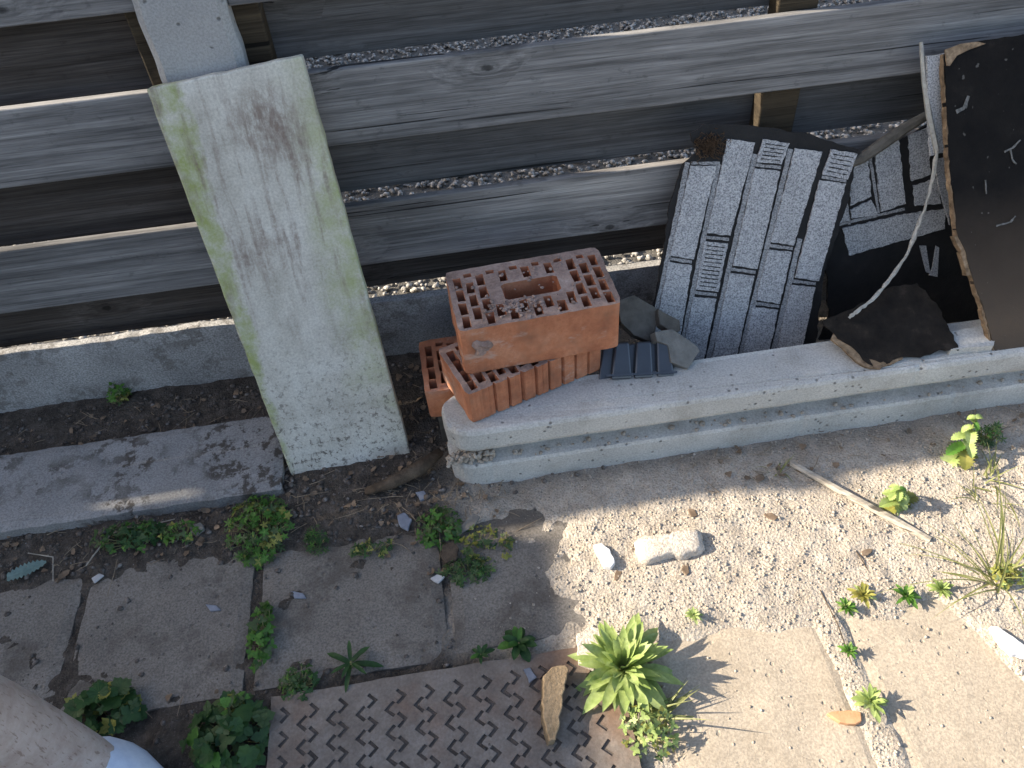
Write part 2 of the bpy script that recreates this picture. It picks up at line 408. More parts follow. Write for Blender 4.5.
# ---------------------------------------------------------------- mesh helpers
class MB:
    def __init__(self): self.v, self.f, self.mi = [], [], []
    def add(self, vs, fs, mi=0):
        o = len(self.v)
        self.v += [tuple(x) for x in vs]
        self.f += [tuple(i + o for i in f) for f in fs]
        self.mi += [mi] * len(fs)
    def box(self, lo, hi, mi=0):
        (x0, y0, z0), (x1, y1, z1) = lo, hi
        self.add([(x0, y0, z0), (x1, y0, z0), (x1, y1, z0), (x0, y1, z0), (x0, y0, z1), (x1, y0, z1), (x1, y1, z1), (x0, y1, z1)],
                 [(3, 2, 1, 0), (4, 5, 6, 7), (0, 1, 5, 4), (1, 2, 6, 5), (2, 3, 7, 6), (3, 0, 4, 7)], mi)
    def prism(self, poly, z0, z1, mi=0):
        n = len(poly)
        self.add([(x, y, z0) for x, y in poly] + [(x, y, z1) for x, y in poly],
                 [tuple(range(n - 1, -1, -1)), tuple(range(n, 2 * n))] + [(i, (i + 1) % n, n + (i + 1) % n, n + i) for i in range(n)], mi)
    def tube(self, pts, rad, seg=6, mi=0):
        pts = [V(p) for p in pts]
        rings = []
        for i, p in enumerate(pts):
            t = (pts[min(i + 1, len(pts) - 1)] - pts[max(i - 1, 0)])
            t = t.normalized() if t.length > 1e-9 else V((0, 0, 1))
            a = t.cross(V((0, 0, 1))); a = a.normalized() if a.length > .05 else t.cross(V((1, 0, 0))).normalized()
            bb = t.cross(a)
            r = rad[i] if isinstance(rad, (list, tuple)) else rad
            rings.append([p + (a * math.cos(k * 2 * math.pi / seg) + bb * math.sin(k * 2 * math.pi / seg)) * r for k in range(seg)])
        vs = [q for rg in rings for q in rg]
        fs = [(i * seg + k, i * seg + (k + 1) % seg, (i + 1) * seg + (k + 1) % seg, (i + 1) * seg + k) for i in range(len(pts) - 1) for k in range(seg)]
        fs += [tuple(range(seg - 1, -1, -1)), tuple(range((len(pts) - 1) * seg, len(pts) * seg))]
        self.add(vs, fs, mi)
    def build(self, name, mat, parent=None, frame=None, smooth=False, bevel=0.0, fix=True):
        me = bpy.data.meshes.new(name)
        me.from_pydata(self.v, [], self.f)
        mats = mat if isinstance(mat, list) else [mat]
        for m in mats: me.materials.append(m)
        if len(mats) > 1: me.polygons.foreach_set('material_index', self.mi)
        if fix:
            bm = bmesh.new(); bm.from_mesh(me)
            bmesh.ops.recalc_face_normals(bm, faces=bm.faces)
            bm.to_mesh(me); bm.free()
        if smooth: me.polygons.foreach_set('use_smooth', [True] * len(me.polygons))
        me.update()
        return link(name, me, parent, frame, bevel)

def link(name, me, parent=None, frame=None, bevel=0.0):
    o = bpy.data.objects.new(name, me)
    col.objects.link(o)
    mw = frame.copy() if frame else Matrix.Identity(4)
    if parent:
        o.parent = parent
        mw = parent.matrix_basis.inverted() @ mw
    o.matrix_basis = mw
    if bevel:
        m = o.modifiers.new('worn_edge', 'BEVEL'); m.width = bevel; m.segments = 2; m.limit_method = 'ANGLE'; m.angle_limit = R(35)
    return o
def tag(o, label, cat, group=None, kind=None):
    if label: o['label'] = label
    if cat: o['category'] = cat
    if group: o['group'] = group
    if kind: o['kind'] = kind
    return o
def thing(name, loc, label, cat, group=None):
    o = bpy.data.objects.new(name, None); col.objects.link(o)
    o.empty_display_size = .05
    o.matrix_basis = Matrix.Translation(V(loc))
    return tag(o, label, cat, group)
def structure(o):
    o['kind'] = 'structure'; return o
def frame_of(origin, xdir, ydir):
    x = V(xdir).normalized(); z = x.cross(V(ydir)).normalized(); y = z.cross(x)
    return Matrix(((x.x, y.x, z.x, origin[0]), (x.y, y.y, z.y, origin[1]), (x.z, y.z, z.z, origin[2]), (0, 0, 0, 1)))
def plane_frame(p0, n):
    n = V(n).normalized()
    x = V((1, 0, 0)); x = (x - n * x.dot(n)).normalized()
    return frame_of(p0, x, n.cross(x))
def onto(fr, pixels):
    inv = fr.inverted(); p0 = fr.translation; n = fr.col[2].to_3d()
    return [(inv @ PL(px, py, p0, n)).to_2d() for px, py in pixels]
def rag(poly, amp, step=.012, seed=0, skip=()):
    """broken outline: edges cut into short pieces and jittered"""
    out = []
    r = random.Random(seed)
    n = len(poly)
    for i in range(n):
        a, b = V(poly[i]), V(poly[(i + 1) % n])
        k = max(1, int((b - a).length / step))
        nr = V((-(b - a).y, (b - a).x)); nr = nr.normalized() if nr.length else nr
        for j in range(k):
            p = a.lerp(b, j / k)
            if j and i not in skip: p = p + nr * (r.uniform(-1, 1) * amp)
            out.append((p.x, p.y))
    return out
def area2(poly):
    return sum(poly[i][0] * poly[(i + 1) % len(poly)][1] - poly[(i + 1) % len(poly)][0] * poly[i][1] for i in range(len(poly))) / 2
def ccw(poly):
    poly = [tuple(p) for p in poly]
    return poly if area2(poly) > 0 else poly[::-1]
def inside(pt, poly):
    x, y = pt; c = False
    for i in range(len(poly)):
        x0, y0 = poly[i]; x1, y1 = poly[i - 1]
        if (y0 > y) != (y1 > y) and x < (x1 - x0) * (y - y0) / (y1 - y0) + x0: c = not c
    return c
def holed(mb, outer, holes, ztop, depth, mi_top=0, mi_wall=0, mi_floor=0, extra=()):
    """flat top with sunk pockets, triangulated; each pocket gets walls and a floor"""
    vs, es = [], []
    for poly in [outer] + holes:
        o = len(vs); vs += [V(p) for p in poly]
        es += [(o + i, o + (i + 1) % len(poly)) for i in range(len(poly))]
    vs += [V(p) for p in extra]
    ov, oe, of, *_ = delaunay_2d_cdt(vs, es, [], 0, 1e-6)
    bb = [(min(p[0] for p in h), max(p[0] for p in h), min(p[1] for p in h), max(p[1] for p in h)) for h in holes]
    tf = []
    for f in of:
        c = (ov[f[0]] + ov[f[1]] + ov[f[2]]) / 3
        if not inside(c, outer): continue
        if any(b[0] <= c.x <= b[1] and b[2] <= c.y <= b[3] and inside(c, h) for h, b in zip(holes, bb)): continue
        tf.append(tuple(f))
    mb.add([(p.x, p.y, ztop) for p in ov], tf, mi_top)
    for h in holes:
        n = len(h)
        mb.add([(x, y, ztop) for x, y in h] + [(x, y, ztop - depth) for x, y in h],
               [(i, n + i, n + (i + 1) % n, (i + 1) % n) for i in range(n)], mi_wall)
        mb.add([(x, y, ztop - depth) for x, y in h], [tuple(range(n))], mi_floor)

def rough_grid_slab(mb, x0, x1, y0, y1, zt, zb, res=.02, amp=.0015, edge=.004, seed=0):
    """a cast slab with a slightly uneven top and nibbled edges"""
    nx, ny = max(3, int((x1 - x0) / res)), max(3, int((y1 - y0) / res))
    vs = []
    for j in range(ny + 1):
        for i in range(nx + 1):
            x = x0 + (x1 - x0) * i / nx; y = y0 + (y1 - y0) * j / ny
            e = (i in (0, nx)) + (j in (0, ny))
            z = zt + (mnoise.noise(V((x * 14, y * 14, seed))) * amp)
            if e:
                z -= edge * (.7 + .6 * mnoise.noise(V((x * 50, y * 50, seed + 3)))) * (1.5 if e == 2 else 1)
                x += mnoise.noise(V((x * 30, y * 30, seed + 5))) * .004; y += mnoise.noise(V((x * 30, y * 30, seed + 9))) * .004
            vs.append((x, y, z))
    fs = [(j * (nx + 1) + i, j * (nx + 1) + i + 1, (j + 1) * (nx + 1) + i + 1, (j + 1) * (nx + 1) + i) for j in range(ny) for i in range(nx)]
    rim = [i for i in range(nx + 1)] + [j * (nx + 1) + nx for j in range(1, ny + 1)] + [ny * (nx + 1) + i for i in range(nx - 1, -1, -1)] + [j * (nx + 1) for j in range(ny - 1, 0, -1)]
    o = len(vs)
    vs += [(vs[k][0], vs[k][1], zb) for k in rim]
    n = len(rim)
    fs += [(rim[(i + 1) % n], rim[i], o + i, o + (i + 1) % n) for i in range(n)]
    fs.append(tuple(range(o, o + n)))
    mb.add(vs, fs)

def ico(sub):
    bm = bmesh.new(); bmesh.ops.create_icosphere(bm, subdivisions=sub, radius=1)
    v = np.array([x.co[:] for x in bm.verts]); f = np.array([[x.index for x in p.verts] for p in bm.faces]); bm.free()
    return v, f
def scatter(name, pos, size, mat, flat=.65, seed=1, sub=1):
    """many loose stones as one mesh"""
    v0, f0 = ico(sub)
    r = np.random.default_rng(seed)
    n = len(pos)
    k = len(v0)
    jit = 1 + r.uniform(-.28, .28, (n, k, 1))
    sc = np.stack([r.uniform(.7, 1.3, n), r.uniform(.7, 1.3, n), r.uniform(.55, .95, n) * flat / .65], 1)[:, None, :]
    v = v0[None] * jit * sc * np.asarray(size)[:, None, None]
    a = r.uniform(0, 6.283, n)[:, None]
    x = v[:, :, 0] * np.cos(a) - v[:, :, 1] * np.sin(a); y = v[:, :, 0] * np.sin(a) + v[:, :, 1] * np.cos(a)
    v = np.stack([x, y, v[:, :, 2]], 2) + np.asarray(pos)[:, None, :]
    f = (f0[None] + (np.arange(n) * k)[:, None, None]).reshape(-1, 3)
    me = bpy.data.meshes.new(name)
    me.vertices.add(n * k); me.vertices.foreach_set('co', v.reshape(-1))
    me.loops.add(len(f) * 3); me.loops.foreach_set('vertex_index', f.reshape(-1).astype(np.int32))
    me.polygons.add(len(f)); me.polygons.foreach_set('loop_start', np.arange(0, len(f) * 3, 3, dtype=np.int32))
    me.update(calc_edges=True); me.validate()
    me.materials.append(mat)
    return link(name, me)

# ---------------------------------------------------------------- the ground
def sand_amount(x, y):
    w = (vnoise(x, y, 9, 1) - .5) * .10 + (vnoise(x, y, 30, 2) - .5) * .05
    a = sstep(-.11, .03, x + w) * sstep(-.80, -.74, y + w * .3)
    b = sstep(.55, .62, x + w) * .9
    c = sstep(.17, .24, x + w * .5)
    near_post = 1 - .45 * sstep(-.46, -.40, y + w * .4)
    return np.clip(np.maximum(np.maximum(a, b), c) * near_post, 0, 1) * sstep(.08, -.02, y)
def ground_h(x, y):
    x = np.asarray(x, float); y = np.asarray(y, float)
    n = (vnoise(x, y, 16, 3) - .5) * .010 + (vnoise(x, y, 50, 4) - .5) * .007 + (vnoise(x, y, 120, 5) - .5) * .0035
    base = -.0055 + n * (.95 - .65 * sstep(.15, .3, x))
    soil = sstep(-.50, -.40, y) * (1 - sstep(0.0, .1, x)) * .016                 # dirt heaped before the fence
    ridge = sstep(-.14, -.03, y) * .010 * (1 - sstep(-.05, .1, x))
    w = (vnoise(x, y, 11, 6) - .5) * .09
    cover = sstep(.04, .24, x + w) * sstep(-.81, -.72, y + w * .5)              # sand lying over the slabs
    diag = sstep(.0, .05, (x - .72) - (-.78 - y) * .45 + w * .5)
    strip = 1 - sstep(.016, .034, np.abs(x - .553 + w * .2))
    cov = np.clip(np.maximum(cover, np.maximum(diag, strip * (.45 + .5 * vnoise(x, y, 14, 12)))), 0, 1)
    sand = cov * (.0105 + (vnoise(x, y, 22, 8) - .5) * .006 + (vnoise(x, y, 60, 9) - .5) * .005)
    out = base * (1 - .45 * cov) + soil + ridge + sand
    out = np.where(y > .03, -.02 + n * .5, out)
    return out
def gh(x, y): return float(ground_h(np.array([x]), np.array([y]))[0])

x = np.arange(-1.6, 1.75, .0075); y = np.arange(-1.75, .16, .0075)
gx, gy = np.meshgrid(x, y)
gz = ground_h(gx, gy)
me = bpy.data.meshes.new('ground')
nx, ny = len(x), len(y)
idx = np.arange(nx * ny).reshape(ny, nx)
quads = np.stack([idx[:-1, :-1], idx[:-1, 1:], idx[1:, 1:], idx[1:, :-1]], -1).reshape(-1, 4)
me.vertices.add(nx * ny); me.vertices.foreach_set('co', np.stack([gx, gy, gz], -1).reshape(-1))
me.loops.add(quads.size); me.loops.foreach_set('vertex_index', quads.reshape(-1).astype(np.int32))
me.polygons.add(len(quads)); me.polygons.foreach_set('loop_start', np.arange(0, quads.size, 4, dtype=np.int32))
me.polygons.foreach_set('use_smooth', np.ones(len(quads), bool))
me.update(calc_edges=True)
ca = me.color_attributes.new('sand', 'FLOAT_COLOR', 'POINT')
sa = sand_amount(gx, gy).reshape(-1)
ca.data.foreach_set('color', np.stack([sa, sa, sa, np.ones_like(sa)], 1).reshape(-1))
me.materials.append(M['ground'])
structure(link('ground', me))
b = MB(); b.box((-60, -60, -.3), (60, 60, -.045)); structure(b.build('terrain', M['far']))
b = MB(); b.box((-6, .145, -.2), (6, 6, -.022)); structure(b.build('gravel_yard', M['grit']))
n = 36000
px_ = rng.uniform(-2.3, 2.4, n); py_ = rng.uniform(.10, 2.7, n)
tag(scatter('gravel', np.stack([px_, py_, rng.uniform(-.02, -.008, n)], 1), rng.uniform(.004, .0098, n), M['stone'], seed=3),
    'grey gravel spread on the ground beyond the fence', 'gravel', kind='stuff')

# ---------------------------------------------------------------- paving slabs
PG = 'paving slabs in front of the fence'
slabs = [
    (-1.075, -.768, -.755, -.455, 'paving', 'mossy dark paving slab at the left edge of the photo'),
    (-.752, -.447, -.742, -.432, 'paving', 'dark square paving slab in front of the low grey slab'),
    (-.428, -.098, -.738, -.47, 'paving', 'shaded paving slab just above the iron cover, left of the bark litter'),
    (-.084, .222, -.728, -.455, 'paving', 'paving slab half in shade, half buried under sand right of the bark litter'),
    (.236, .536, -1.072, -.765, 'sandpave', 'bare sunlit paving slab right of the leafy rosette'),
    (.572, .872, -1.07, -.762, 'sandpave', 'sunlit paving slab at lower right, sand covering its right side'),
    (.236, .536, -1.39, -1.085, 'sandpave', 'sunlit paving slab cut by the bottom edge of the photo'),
]
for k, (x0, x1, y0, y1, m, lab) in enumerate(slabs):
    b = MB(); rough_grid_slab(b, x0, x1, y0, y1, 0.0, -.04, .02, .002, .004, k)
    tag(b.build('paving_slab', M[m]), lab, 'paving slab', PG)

# ---------------------------------------------------------------- loose grains
def grains(n, x0, x1, y0, y1, want, s0, s1, mat, name, seed, label, lift=.3):
    r = np.random.default_rng(seed)
    X = r.uniform(x0, x1, n * 3); Y = r.uniform(y0, y1, n * 3)
    s = sand_amount(X, Y)
    keep = (r.random(n * 3) < (s if want else 1 - s)) & ((ground_h(X, Y) > .0005) | (r.random(n * 3) < .12))
    X, Y = X[keep][:n], Y[keep][:n]
    S = s0 + (s1 - s0) * r.random(len(X)) ** 5
    onslab = np.zeros(len(X), bool)
    for a in slabs: onslab |= (X > a[0]) & (X < a[1]) & (Y > a[2]) & (Y < a[3])
    Z = np.where(onslab, np.maximum(ground_h(X, Y), 0.0), ground_h(X, Y)) + S * lift
    S = np.where(onslab & (ground_h(X, Y) < 0) & (r.random(len(X)) < .6), S * .3, S)
    return tag(scatter(name, np.stack([X, Y, Z], 1), S, mat, seed=seed), label, name, kind='stuff')
grains(20000, -.05, 1.35, -1.15, -.36, True, .0007, .0030, M['pebble'], 'pebbles', 11, 'pale sand grains and pebbles strewn over the sunlit sand')
grains(7500, -1.1, .25, -1.2, -.02, False, .0009, .0060, M['dpebble'], 'dirt', 12, 'dark soil crumbs and grit along the fence foot')

# ---------------------------------------------------------------- the fence
FT = 1.66
XL, XR = -.429, -.289
def panel(name, x0, x1, label, fronts, backs, battens, mf, mbk):
    t = thing(name, ((x0 + x1) / 2, .04, 0), label, 'fence panel', 'louvred board fence panels')
    for k, (z0, z1) in enumerate(fronts):
        b = MB(); n = 40                                              # slightly wavy weathered plank
        vs, fs = [], []
        for i in range(n + 1):
            xx = x0 + (x1 - x0) * i / n
            w0 = mnoise.noise(V((xx * 1.7, k * 3.1, x0))) * .0016; w1 = mnoise.noise(V((xx * 1.7, k * 3.1 + 7, x0))) * .0016
            wy = mnoise.noise(V((xx * 1.1, k * 5.1 + 3, x0))) * .002
            vs += [(xx, wy, z0 + w0), (xx, wy, z1 + w1), (xx, .018 + wy, z1 + w1), (xx, .018 + wy, z0 + w0)]
        for i in range(n):
            for q in range(4):
                a, c = i * 4 + q, i * 4 + (q + 1) % 4
                fs.append((a, c, c + 4, a + 4))
        fs += [(0, 1, 2, 3), (n * 4 + 3, n * 4 + 2, n * 4 + 1, n * 4)]
        b.add(vs, fs)
        bd = b.build('board', mf[k % len(mf)], t, bevel=.0025)
        for a, c in battens[:2]:
            for zz in (z0 + .03, z1 - .03):
                hx = min(max((a + c) / 2, x0 + .012), x1 - .012) + random.uniform(-.008, .008)
                h = MB(); h.tube([V((hx, -.0028, zz)), V((hx, .004, zz))], .0034, 8)
                h.build('nail', M['nail'], bd)
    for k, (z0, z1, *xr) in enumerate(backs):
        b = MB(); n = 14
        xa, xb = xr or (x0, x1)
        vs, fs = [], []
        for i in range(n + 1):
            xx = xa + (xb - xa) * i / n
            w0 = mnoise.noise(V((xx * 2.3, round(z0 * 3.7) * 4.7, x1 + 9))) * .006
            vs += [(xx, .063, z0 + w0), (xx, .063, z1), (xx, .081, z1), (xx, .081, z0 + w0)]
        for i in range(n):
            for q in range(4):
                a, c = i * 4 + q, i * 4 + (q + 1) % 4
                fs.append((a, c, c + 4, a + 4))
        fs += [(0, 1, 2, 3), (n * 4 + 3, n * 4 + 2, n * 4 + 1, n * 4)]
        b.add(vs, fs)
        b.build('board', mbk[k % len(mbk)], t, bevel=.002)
    for a, c in battens:
        b = MB(); b.box((a, .0195, .02), (c, .062, FT - .02)); b.build('batten', M['batten'], t, bevel=.003)
    return t
fz = [(.289, .432), (.561, .701), (.829, .972), (1.098, 1.238), (1.366, 1.506)]
bz = [(.164, .298), (.414, .548), (.683, .818), (.953, 1.087), (1.222, 1.355), (1.49, 1.624)]
bzl = [(a - .012, c) for a, c in bz]
bzl[5] = (1.478, 1.655)
# unseen gaps cut in the boards behind, added to let sun spots through
bzl[4:5] = [(1.21, 1.355, -1.93, XL), (1.262, 1.355, -2.17, -1.94), (1.21, 1.355, -2.34, -2.18), (1.262, 1.355, -2.5, -2.35), (1.21, 1.355, -2.74, -2.51), (1.262, 1.355, -3.0, -2.75), (1.21, 1.355, -3.315, -3.01)]
bzl.append((1.089, 1.19, -3.0, -1.94))
bz2 = [(.180, .30)] + bz[1:]
bz2[1], bz2[2] = (.424, .548), (.698, .818)
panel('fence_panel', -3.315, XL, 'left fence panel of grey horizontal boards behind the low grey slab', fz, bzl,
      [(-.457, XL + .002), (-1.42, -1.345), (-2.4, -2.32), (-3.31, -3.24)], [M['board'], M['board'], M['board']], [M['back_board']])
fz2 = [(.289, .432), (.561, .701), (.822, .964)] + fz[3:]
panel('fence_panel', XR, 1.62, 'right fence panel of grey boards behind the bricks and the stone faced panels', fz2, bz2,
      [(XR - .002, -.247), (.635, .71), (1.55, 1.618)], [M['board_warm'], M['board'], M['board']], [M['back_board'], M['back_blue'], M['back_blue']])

def upright_post(x0, x1, label):
    b = MB()
    c = .012; y0, y1 = -.022, .12
    poly = [(x0 + c, y0), (x1 - c, y0), (x1, y0 + c), (x1, y1 - c), (x1 - c, y1), (x0 + c, y1), (x0, y1 - c), (x0, y0 + c)]
    nz = 60; n = len(poly); vs, fs = [], []
    for j in range(nz + 1):
        z = -.05 + (FT + .2) * j / nz
        for (xx, yy) in poly:
            vs.append((xx + mnoise.noise(V((xx * 9, yy * 9, z * 30))) * .0035, yy + mnoise.noise(V((xx * 9 + 5, yy * 9, z * 30))) * .002, z))
    for j in range(nz):
        for i in range(n):
            fs.append((j * n + i, j * n + (i + 1) % n, (j + 1) * n + (i + 1) % n, (j + 1) * n + i))
    fs += [tuple(range(n - 1, -1, -1)), tuple(range(nz * n, nz * n + n))]
    b.add(vs, fs)
    return tag(b.build('concrete_post', M['post']), label, 'fence post')
upright_post(XL, XR, 'grey concrete fence post standing behind the leaning slab')

for x0, x1, lab in ((-3.315, XL - .001, 'left concrete base board under the fence, soil heaped along it'),
                    (XR + .001, 1.62, 'right concrete base board under the fence, behind the bricks')):
    b = MB(); rough_grid_slab(b, 0, x1 - x0, 0, .25, 0, -.022, .025, .002, .0015, x0)
    tag(b.build('base_board', M['kick'], frame=frame_of((x0, .004, -.07), (1, 0, 0), (0, 0, 1))), lab, 'base board', 'concrete base boards under the fence')

# unseen wall added outside the frame to shade the left half
b = MB(); b.box((-3.5, -4.2, -.1), (-3.32, .09, 1.80)); b.box((-3.53, -4.2, 1.802), (-3.32, .09, 1.86))
tag(b.build('shade_wall', M['wall']), 'unseen wall added on the left to shade the left half of the yard', 'wall')
b = MB(); b.box((-3.5, 1.15, -.1), (-3.32, 6.0, 2.8))  # second unseen wall, added to keep the far gravel in shade
tag(b.build('shade_wall', M['wall']), 'unseen tall wall added to shade the gravel beyond the fence', 'wall')

# ---------------------------------------------------------------- leaning slab
BL, BR = V((-.383, -.301, .004)), V((-.137, -.289, .004))
TL, TR = V((-.441, -.058, .733)), V((-.189, -.058, .755))
fr = frame_of(BL, BR - BL, (TL + TR) / 2 - (BL + BR) / 2)         # local x across, y along the slab, z out of its face
fl = Matrix((fr.col[0], -fr.col[2], fr.col[1], fr.col[3])).transposed()   # x across, y into the slab, z along
inv = fl.inverted()
cs = [inv @ p for p in (BL, BR, TR, TL)]
b = MB()
NX, NZ, T = 12, 36, .036
vs, fs = [], []
for side in (0, 1):
    for j in range(NZ + 1):
        for i in range(NX + 1):
            u, v = i / NX, j / NZ
            p = (cs[0] * (1 - u) + cs[1] * u) * (1 - v) + (cs[3] * (1 - u) + cs[2] * u) * v
            q = V((p.x, side * T, p.z))
            if i in (0, NX): q.x += mnoise.noise(V((i, v * 22, 1))) * .0022
            if j in (0, NZ): q.z += mnoise.noise(V((u * 9, j, 4))) * .0022
            vs.append(q)
st = (NX + 1) * (NZ + 1)
for j in range(NZ):
    for i in range(NX):
        a = j * (NX + 1) + i
        fs.append((a, a + 1, a + NX + 2, a + NX + 1)); fs.append((st + a, st + a + NX + 1, st + a + NX + 2, st + a + 1))
for j in range(NZ):
    for i in (0, NX):
        a = j * (NX + 1) + i; fs.append((a, a + NX + 1, st + a + NX + 1, st + a))
for i in range(NX):
    for j in (0, NZ):
        a = j * (NX + 1) + i; fs.append((a, a + 1, st + a + 1, st + a))
b.add(vs, fs)
tag(b.build('concrete_slab', M['leaning'], frame=fl, bevel=.0035), 'long pale concrete slab leaning on the fence post, streaked brown and green with algae', 'concrete slab')

# ---------------------------------------------------------------- low slab lying on the soil
b = MB(); rough_grid_slab(b, 0, .95, 0, .205, 0, -.055, .016, .002, .005, 21)
p0 = G(-70, 542, .036)
p1 = G(280, 488, .036)
xd = p1 - p0
o = p1 - xd.normalized() * .95
tag(b.build('stone_slab', M['low'], frame=frame_of((o.x, o.y, .036), (xd.x, xd.y, 0), (-xd.y, xd.x, .0))), 'flat blue grey slab lying on the soil left of the leaning slab, dirt crumbs on top', 'concrete slab')

# ---------------------------------------------------------------- grooved post lying on its side
PH, PY0, PY1, PX0, PX1 = .165, -.389, -.285, -.058, 1.75
def plan(y_in, r):
    """plan outline with a rounded left end"""
    pts = [(PX1, y_in), (PX1, PY1)]
    rb = .035
    for k in range(0, 7):
        a = R(90 + 15 * k); pts.append((PX0 + rb + math.cos(a) * rb, PY1 - rb + math.sin(a) * rb))
    for k in range(0, 11):
        a = R(180 + 9 * k); pts.append((PX0 + r + .004 + math.cos(a) * r, y_in + r * .72 + math.sin(a) * r * .72))
    xe = pts[-1][0]
    for k in range(1, 150): pts.append((xe + (PX1 - xe) * k / 150, y_in))
    return pts
b = MB()
prof = [(-.012, 0.0), (.060, 0.0), (.067, .003), (.072, .034), (.105, .034), (.110, .003), (.118, 0.0), (.156, 0.0), (.163, .003), (PH, .008)]
rings = [plan(PY0 + d, .055) for z, d in prof]
n = len(rings[0])
vs = []
for (z, d), rg in zip(prof, rings):
    for (xx, yy) in rg:
        xo = d * .5 if xx < .02 else 0
        nn_ = mnoise.noise(V((xx * 26, yy * 26, z * 40))) * .0011
        chip = max(0.0, mnoise.noise(V((xx * 34, 3.0, z * 6))) - .42) * .018 if z > .15 or .055 < z < .07 or .1 < z < .12 else 0
        vs.append((xx + xo, yy + nn_ + (chip if yy < -.34 else 0), z - chip * .6 + (nn_ if z > .1 else 0)))
fs = [(j * n + i, j * n + (i + 1) % n, (j + 1) * n + (i + 1) % n, (j + 1) * n + i) for j in range(len(prof) - 1) for i in range(n)]
fs += [tuple(range(n - 1, -1, -1)), tuple(range((len(prof) - 1) * n, len(prof) * n))]
b.add(vs, fs)
tag(b.build('grooved_post', M['groove']), 'long pale concrete post with a groove and rounded end lying in front of the bricks', 'concrete post')
r = np.random.default_rng(5)
k = 260
gxp = np.concatenate([-.06 + .09 * r.random(200), r.uniform(0, 1.2, 60)])
tag(scatter('sand', np.stack([gxp, r.uniform(PY0 + .004, PY0 + .024, k), .072 + np.clip(.03 - .25 * np.abs(gxp + .02), .0, .022) * r.random(k)], 1), r.uniform(.002, .006, k), M['pebble'], seed=6),
    'small heap of sand lodged in the groove of the lying post', 'sand', kind='stuff')

# ---------------------------------------------------------------- hollow clay bricks
def rect(x0, x1, y0, y1, r_, amp=.0012):
    def j(): return r_.uniform(-amp, amp)
    return [(x0 + j(), y0 + j()), (x1 + j(), y0 + j()), (x1 + j(), y1 + j()), (x0 + j(), y1 + j())]
def brick_body(L, D, H, holes, ribs=False, seed=0):
    b = MB()
    r_ = random.Random(seed)
    outer, n = [], 16
    cor = [(0, 0), (L, 0), (L, D), (0, D)]
    for k in range(4):
        a, c = cor[k], cor[(k + 1) % 4]
        m = (90 if ribs else 24) if k % 2 == 0 else 12
        for i in range(m):
            t = i / m
            x_, y_ = a[0] + (c[0] - a[0]) * t, a[1] + (c[1] - a[1]) * t
            if ribs and k == 0:
                y_ += .0065 if (i % 9 == 8 and i > 10) else 0
            if i == 0:                                        # chipped corners
                x_ += .002 if x_ == 0 else -.004; y_ += .002 if y_ == 0 else -.003
            outer.append((x_ + r_.uniform(-.0008, .0008), y_ + r_.uniform(-.0008, .0008)))
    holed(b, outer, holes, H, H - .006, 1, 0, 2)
    m = len(outer)
    lv = [0.0, .004, H * .35, H * .7, H - .003, H]
    vs = []
    for z in lv:
        s = 0.0 if z not in (0.0,) else .003
        for (x_, y_) in outer:
            q = mnoise.noise(V((x_ * 30, y_ * 30, z * 30 + seed))) * .0016 if 0 < z < H else 0
            vs.append((x_ + q + (L / 2 - x_) * s * 3, y_ + q + (D / 2 - y_) * s * 3, z))
    fs = [(j * m + i, j * m + (i + 1) % m, (j + 1) * m + (i + 1) % m, (j + 1) * m + i) for j in range(len(lv) - 1) for i in range(m)]
    fs.append(tuple(range(m - 1, -1, -1)))
    b.add(vs, fs, 0)
    return b
def brick_holes(L, D, grip=True, seed=0):
    r_ = random.Random(seed); hs = []
    rows = 4
    for c_i in range(13):
        cx = .018 + c_i * (L - .036) / 12
        for q in range(rows):
            off = .5 if c_i % 2 else 0
            cy = (q + .55 + off) * D / (rows + .6)
            if cy > D - .014: continue
            hh = .0156
            if grip and abs(cx - L / 2) < .068 and abs(cy - D / 2) < .040: continue
            if c_i % 2 and q == rows - 1: hh = .005
            w_ = .0073
            hs.append(rect(cx - w_, cx + w_, max(.007, cy - hh), min(D - .007, cy + hh), r_))
    if grip:
        hs.append([(L / 2 - .052, D / 2 - .019), (L / 2 - .046, D / 2 - .024), (L / 2 + .046, D / 2 - .024), (L / 2 + .053, D / 2 - .018),
                   (L / 2 + .053, D / 2 + .018), (L / 2 + .046, D / 2 + .023), (L / 2 - .046, D / 2 + .023), (L / 2 - .053, D / 2 + .018)])
    return hs
M['hole'] = plain('shaded pocket floor', [(.3, (.05, .022, .014)), (.7, (.10, .045, .028))], 40)  # slot floors coloured dark to stand for the shade deep inside
ZT = .356
f1, f2, b1 = G(458.5, 332, ZT), G(621, 303, ZT), G(440, 275, ZT)
L1, D1, H1 = .296, .172, .108
xd = (f2 - f1); xd.z = 0
BG = 'hollow clay bricks stacked on the lying post'
t = brick_body(L1, D1, H1, brick_holes(L1, D1, True, 4), seed=2)
fr1 = frame_of((f1.x, f1.y, ZT - H1), xd, (-xd.y, xd.x, 0))
bk = thing('hollow_brick', (f1.x + .14, f1.y + .08, ZT - H1), 'topmost orange clay brick with many slots and a hand hole, lying on the stack', 'brick', BG)
t.build('body', [M['clay'], M['clay_top'], M['hole']], bk, fr1)
b = MB()                                                          # mortar crust on its front face
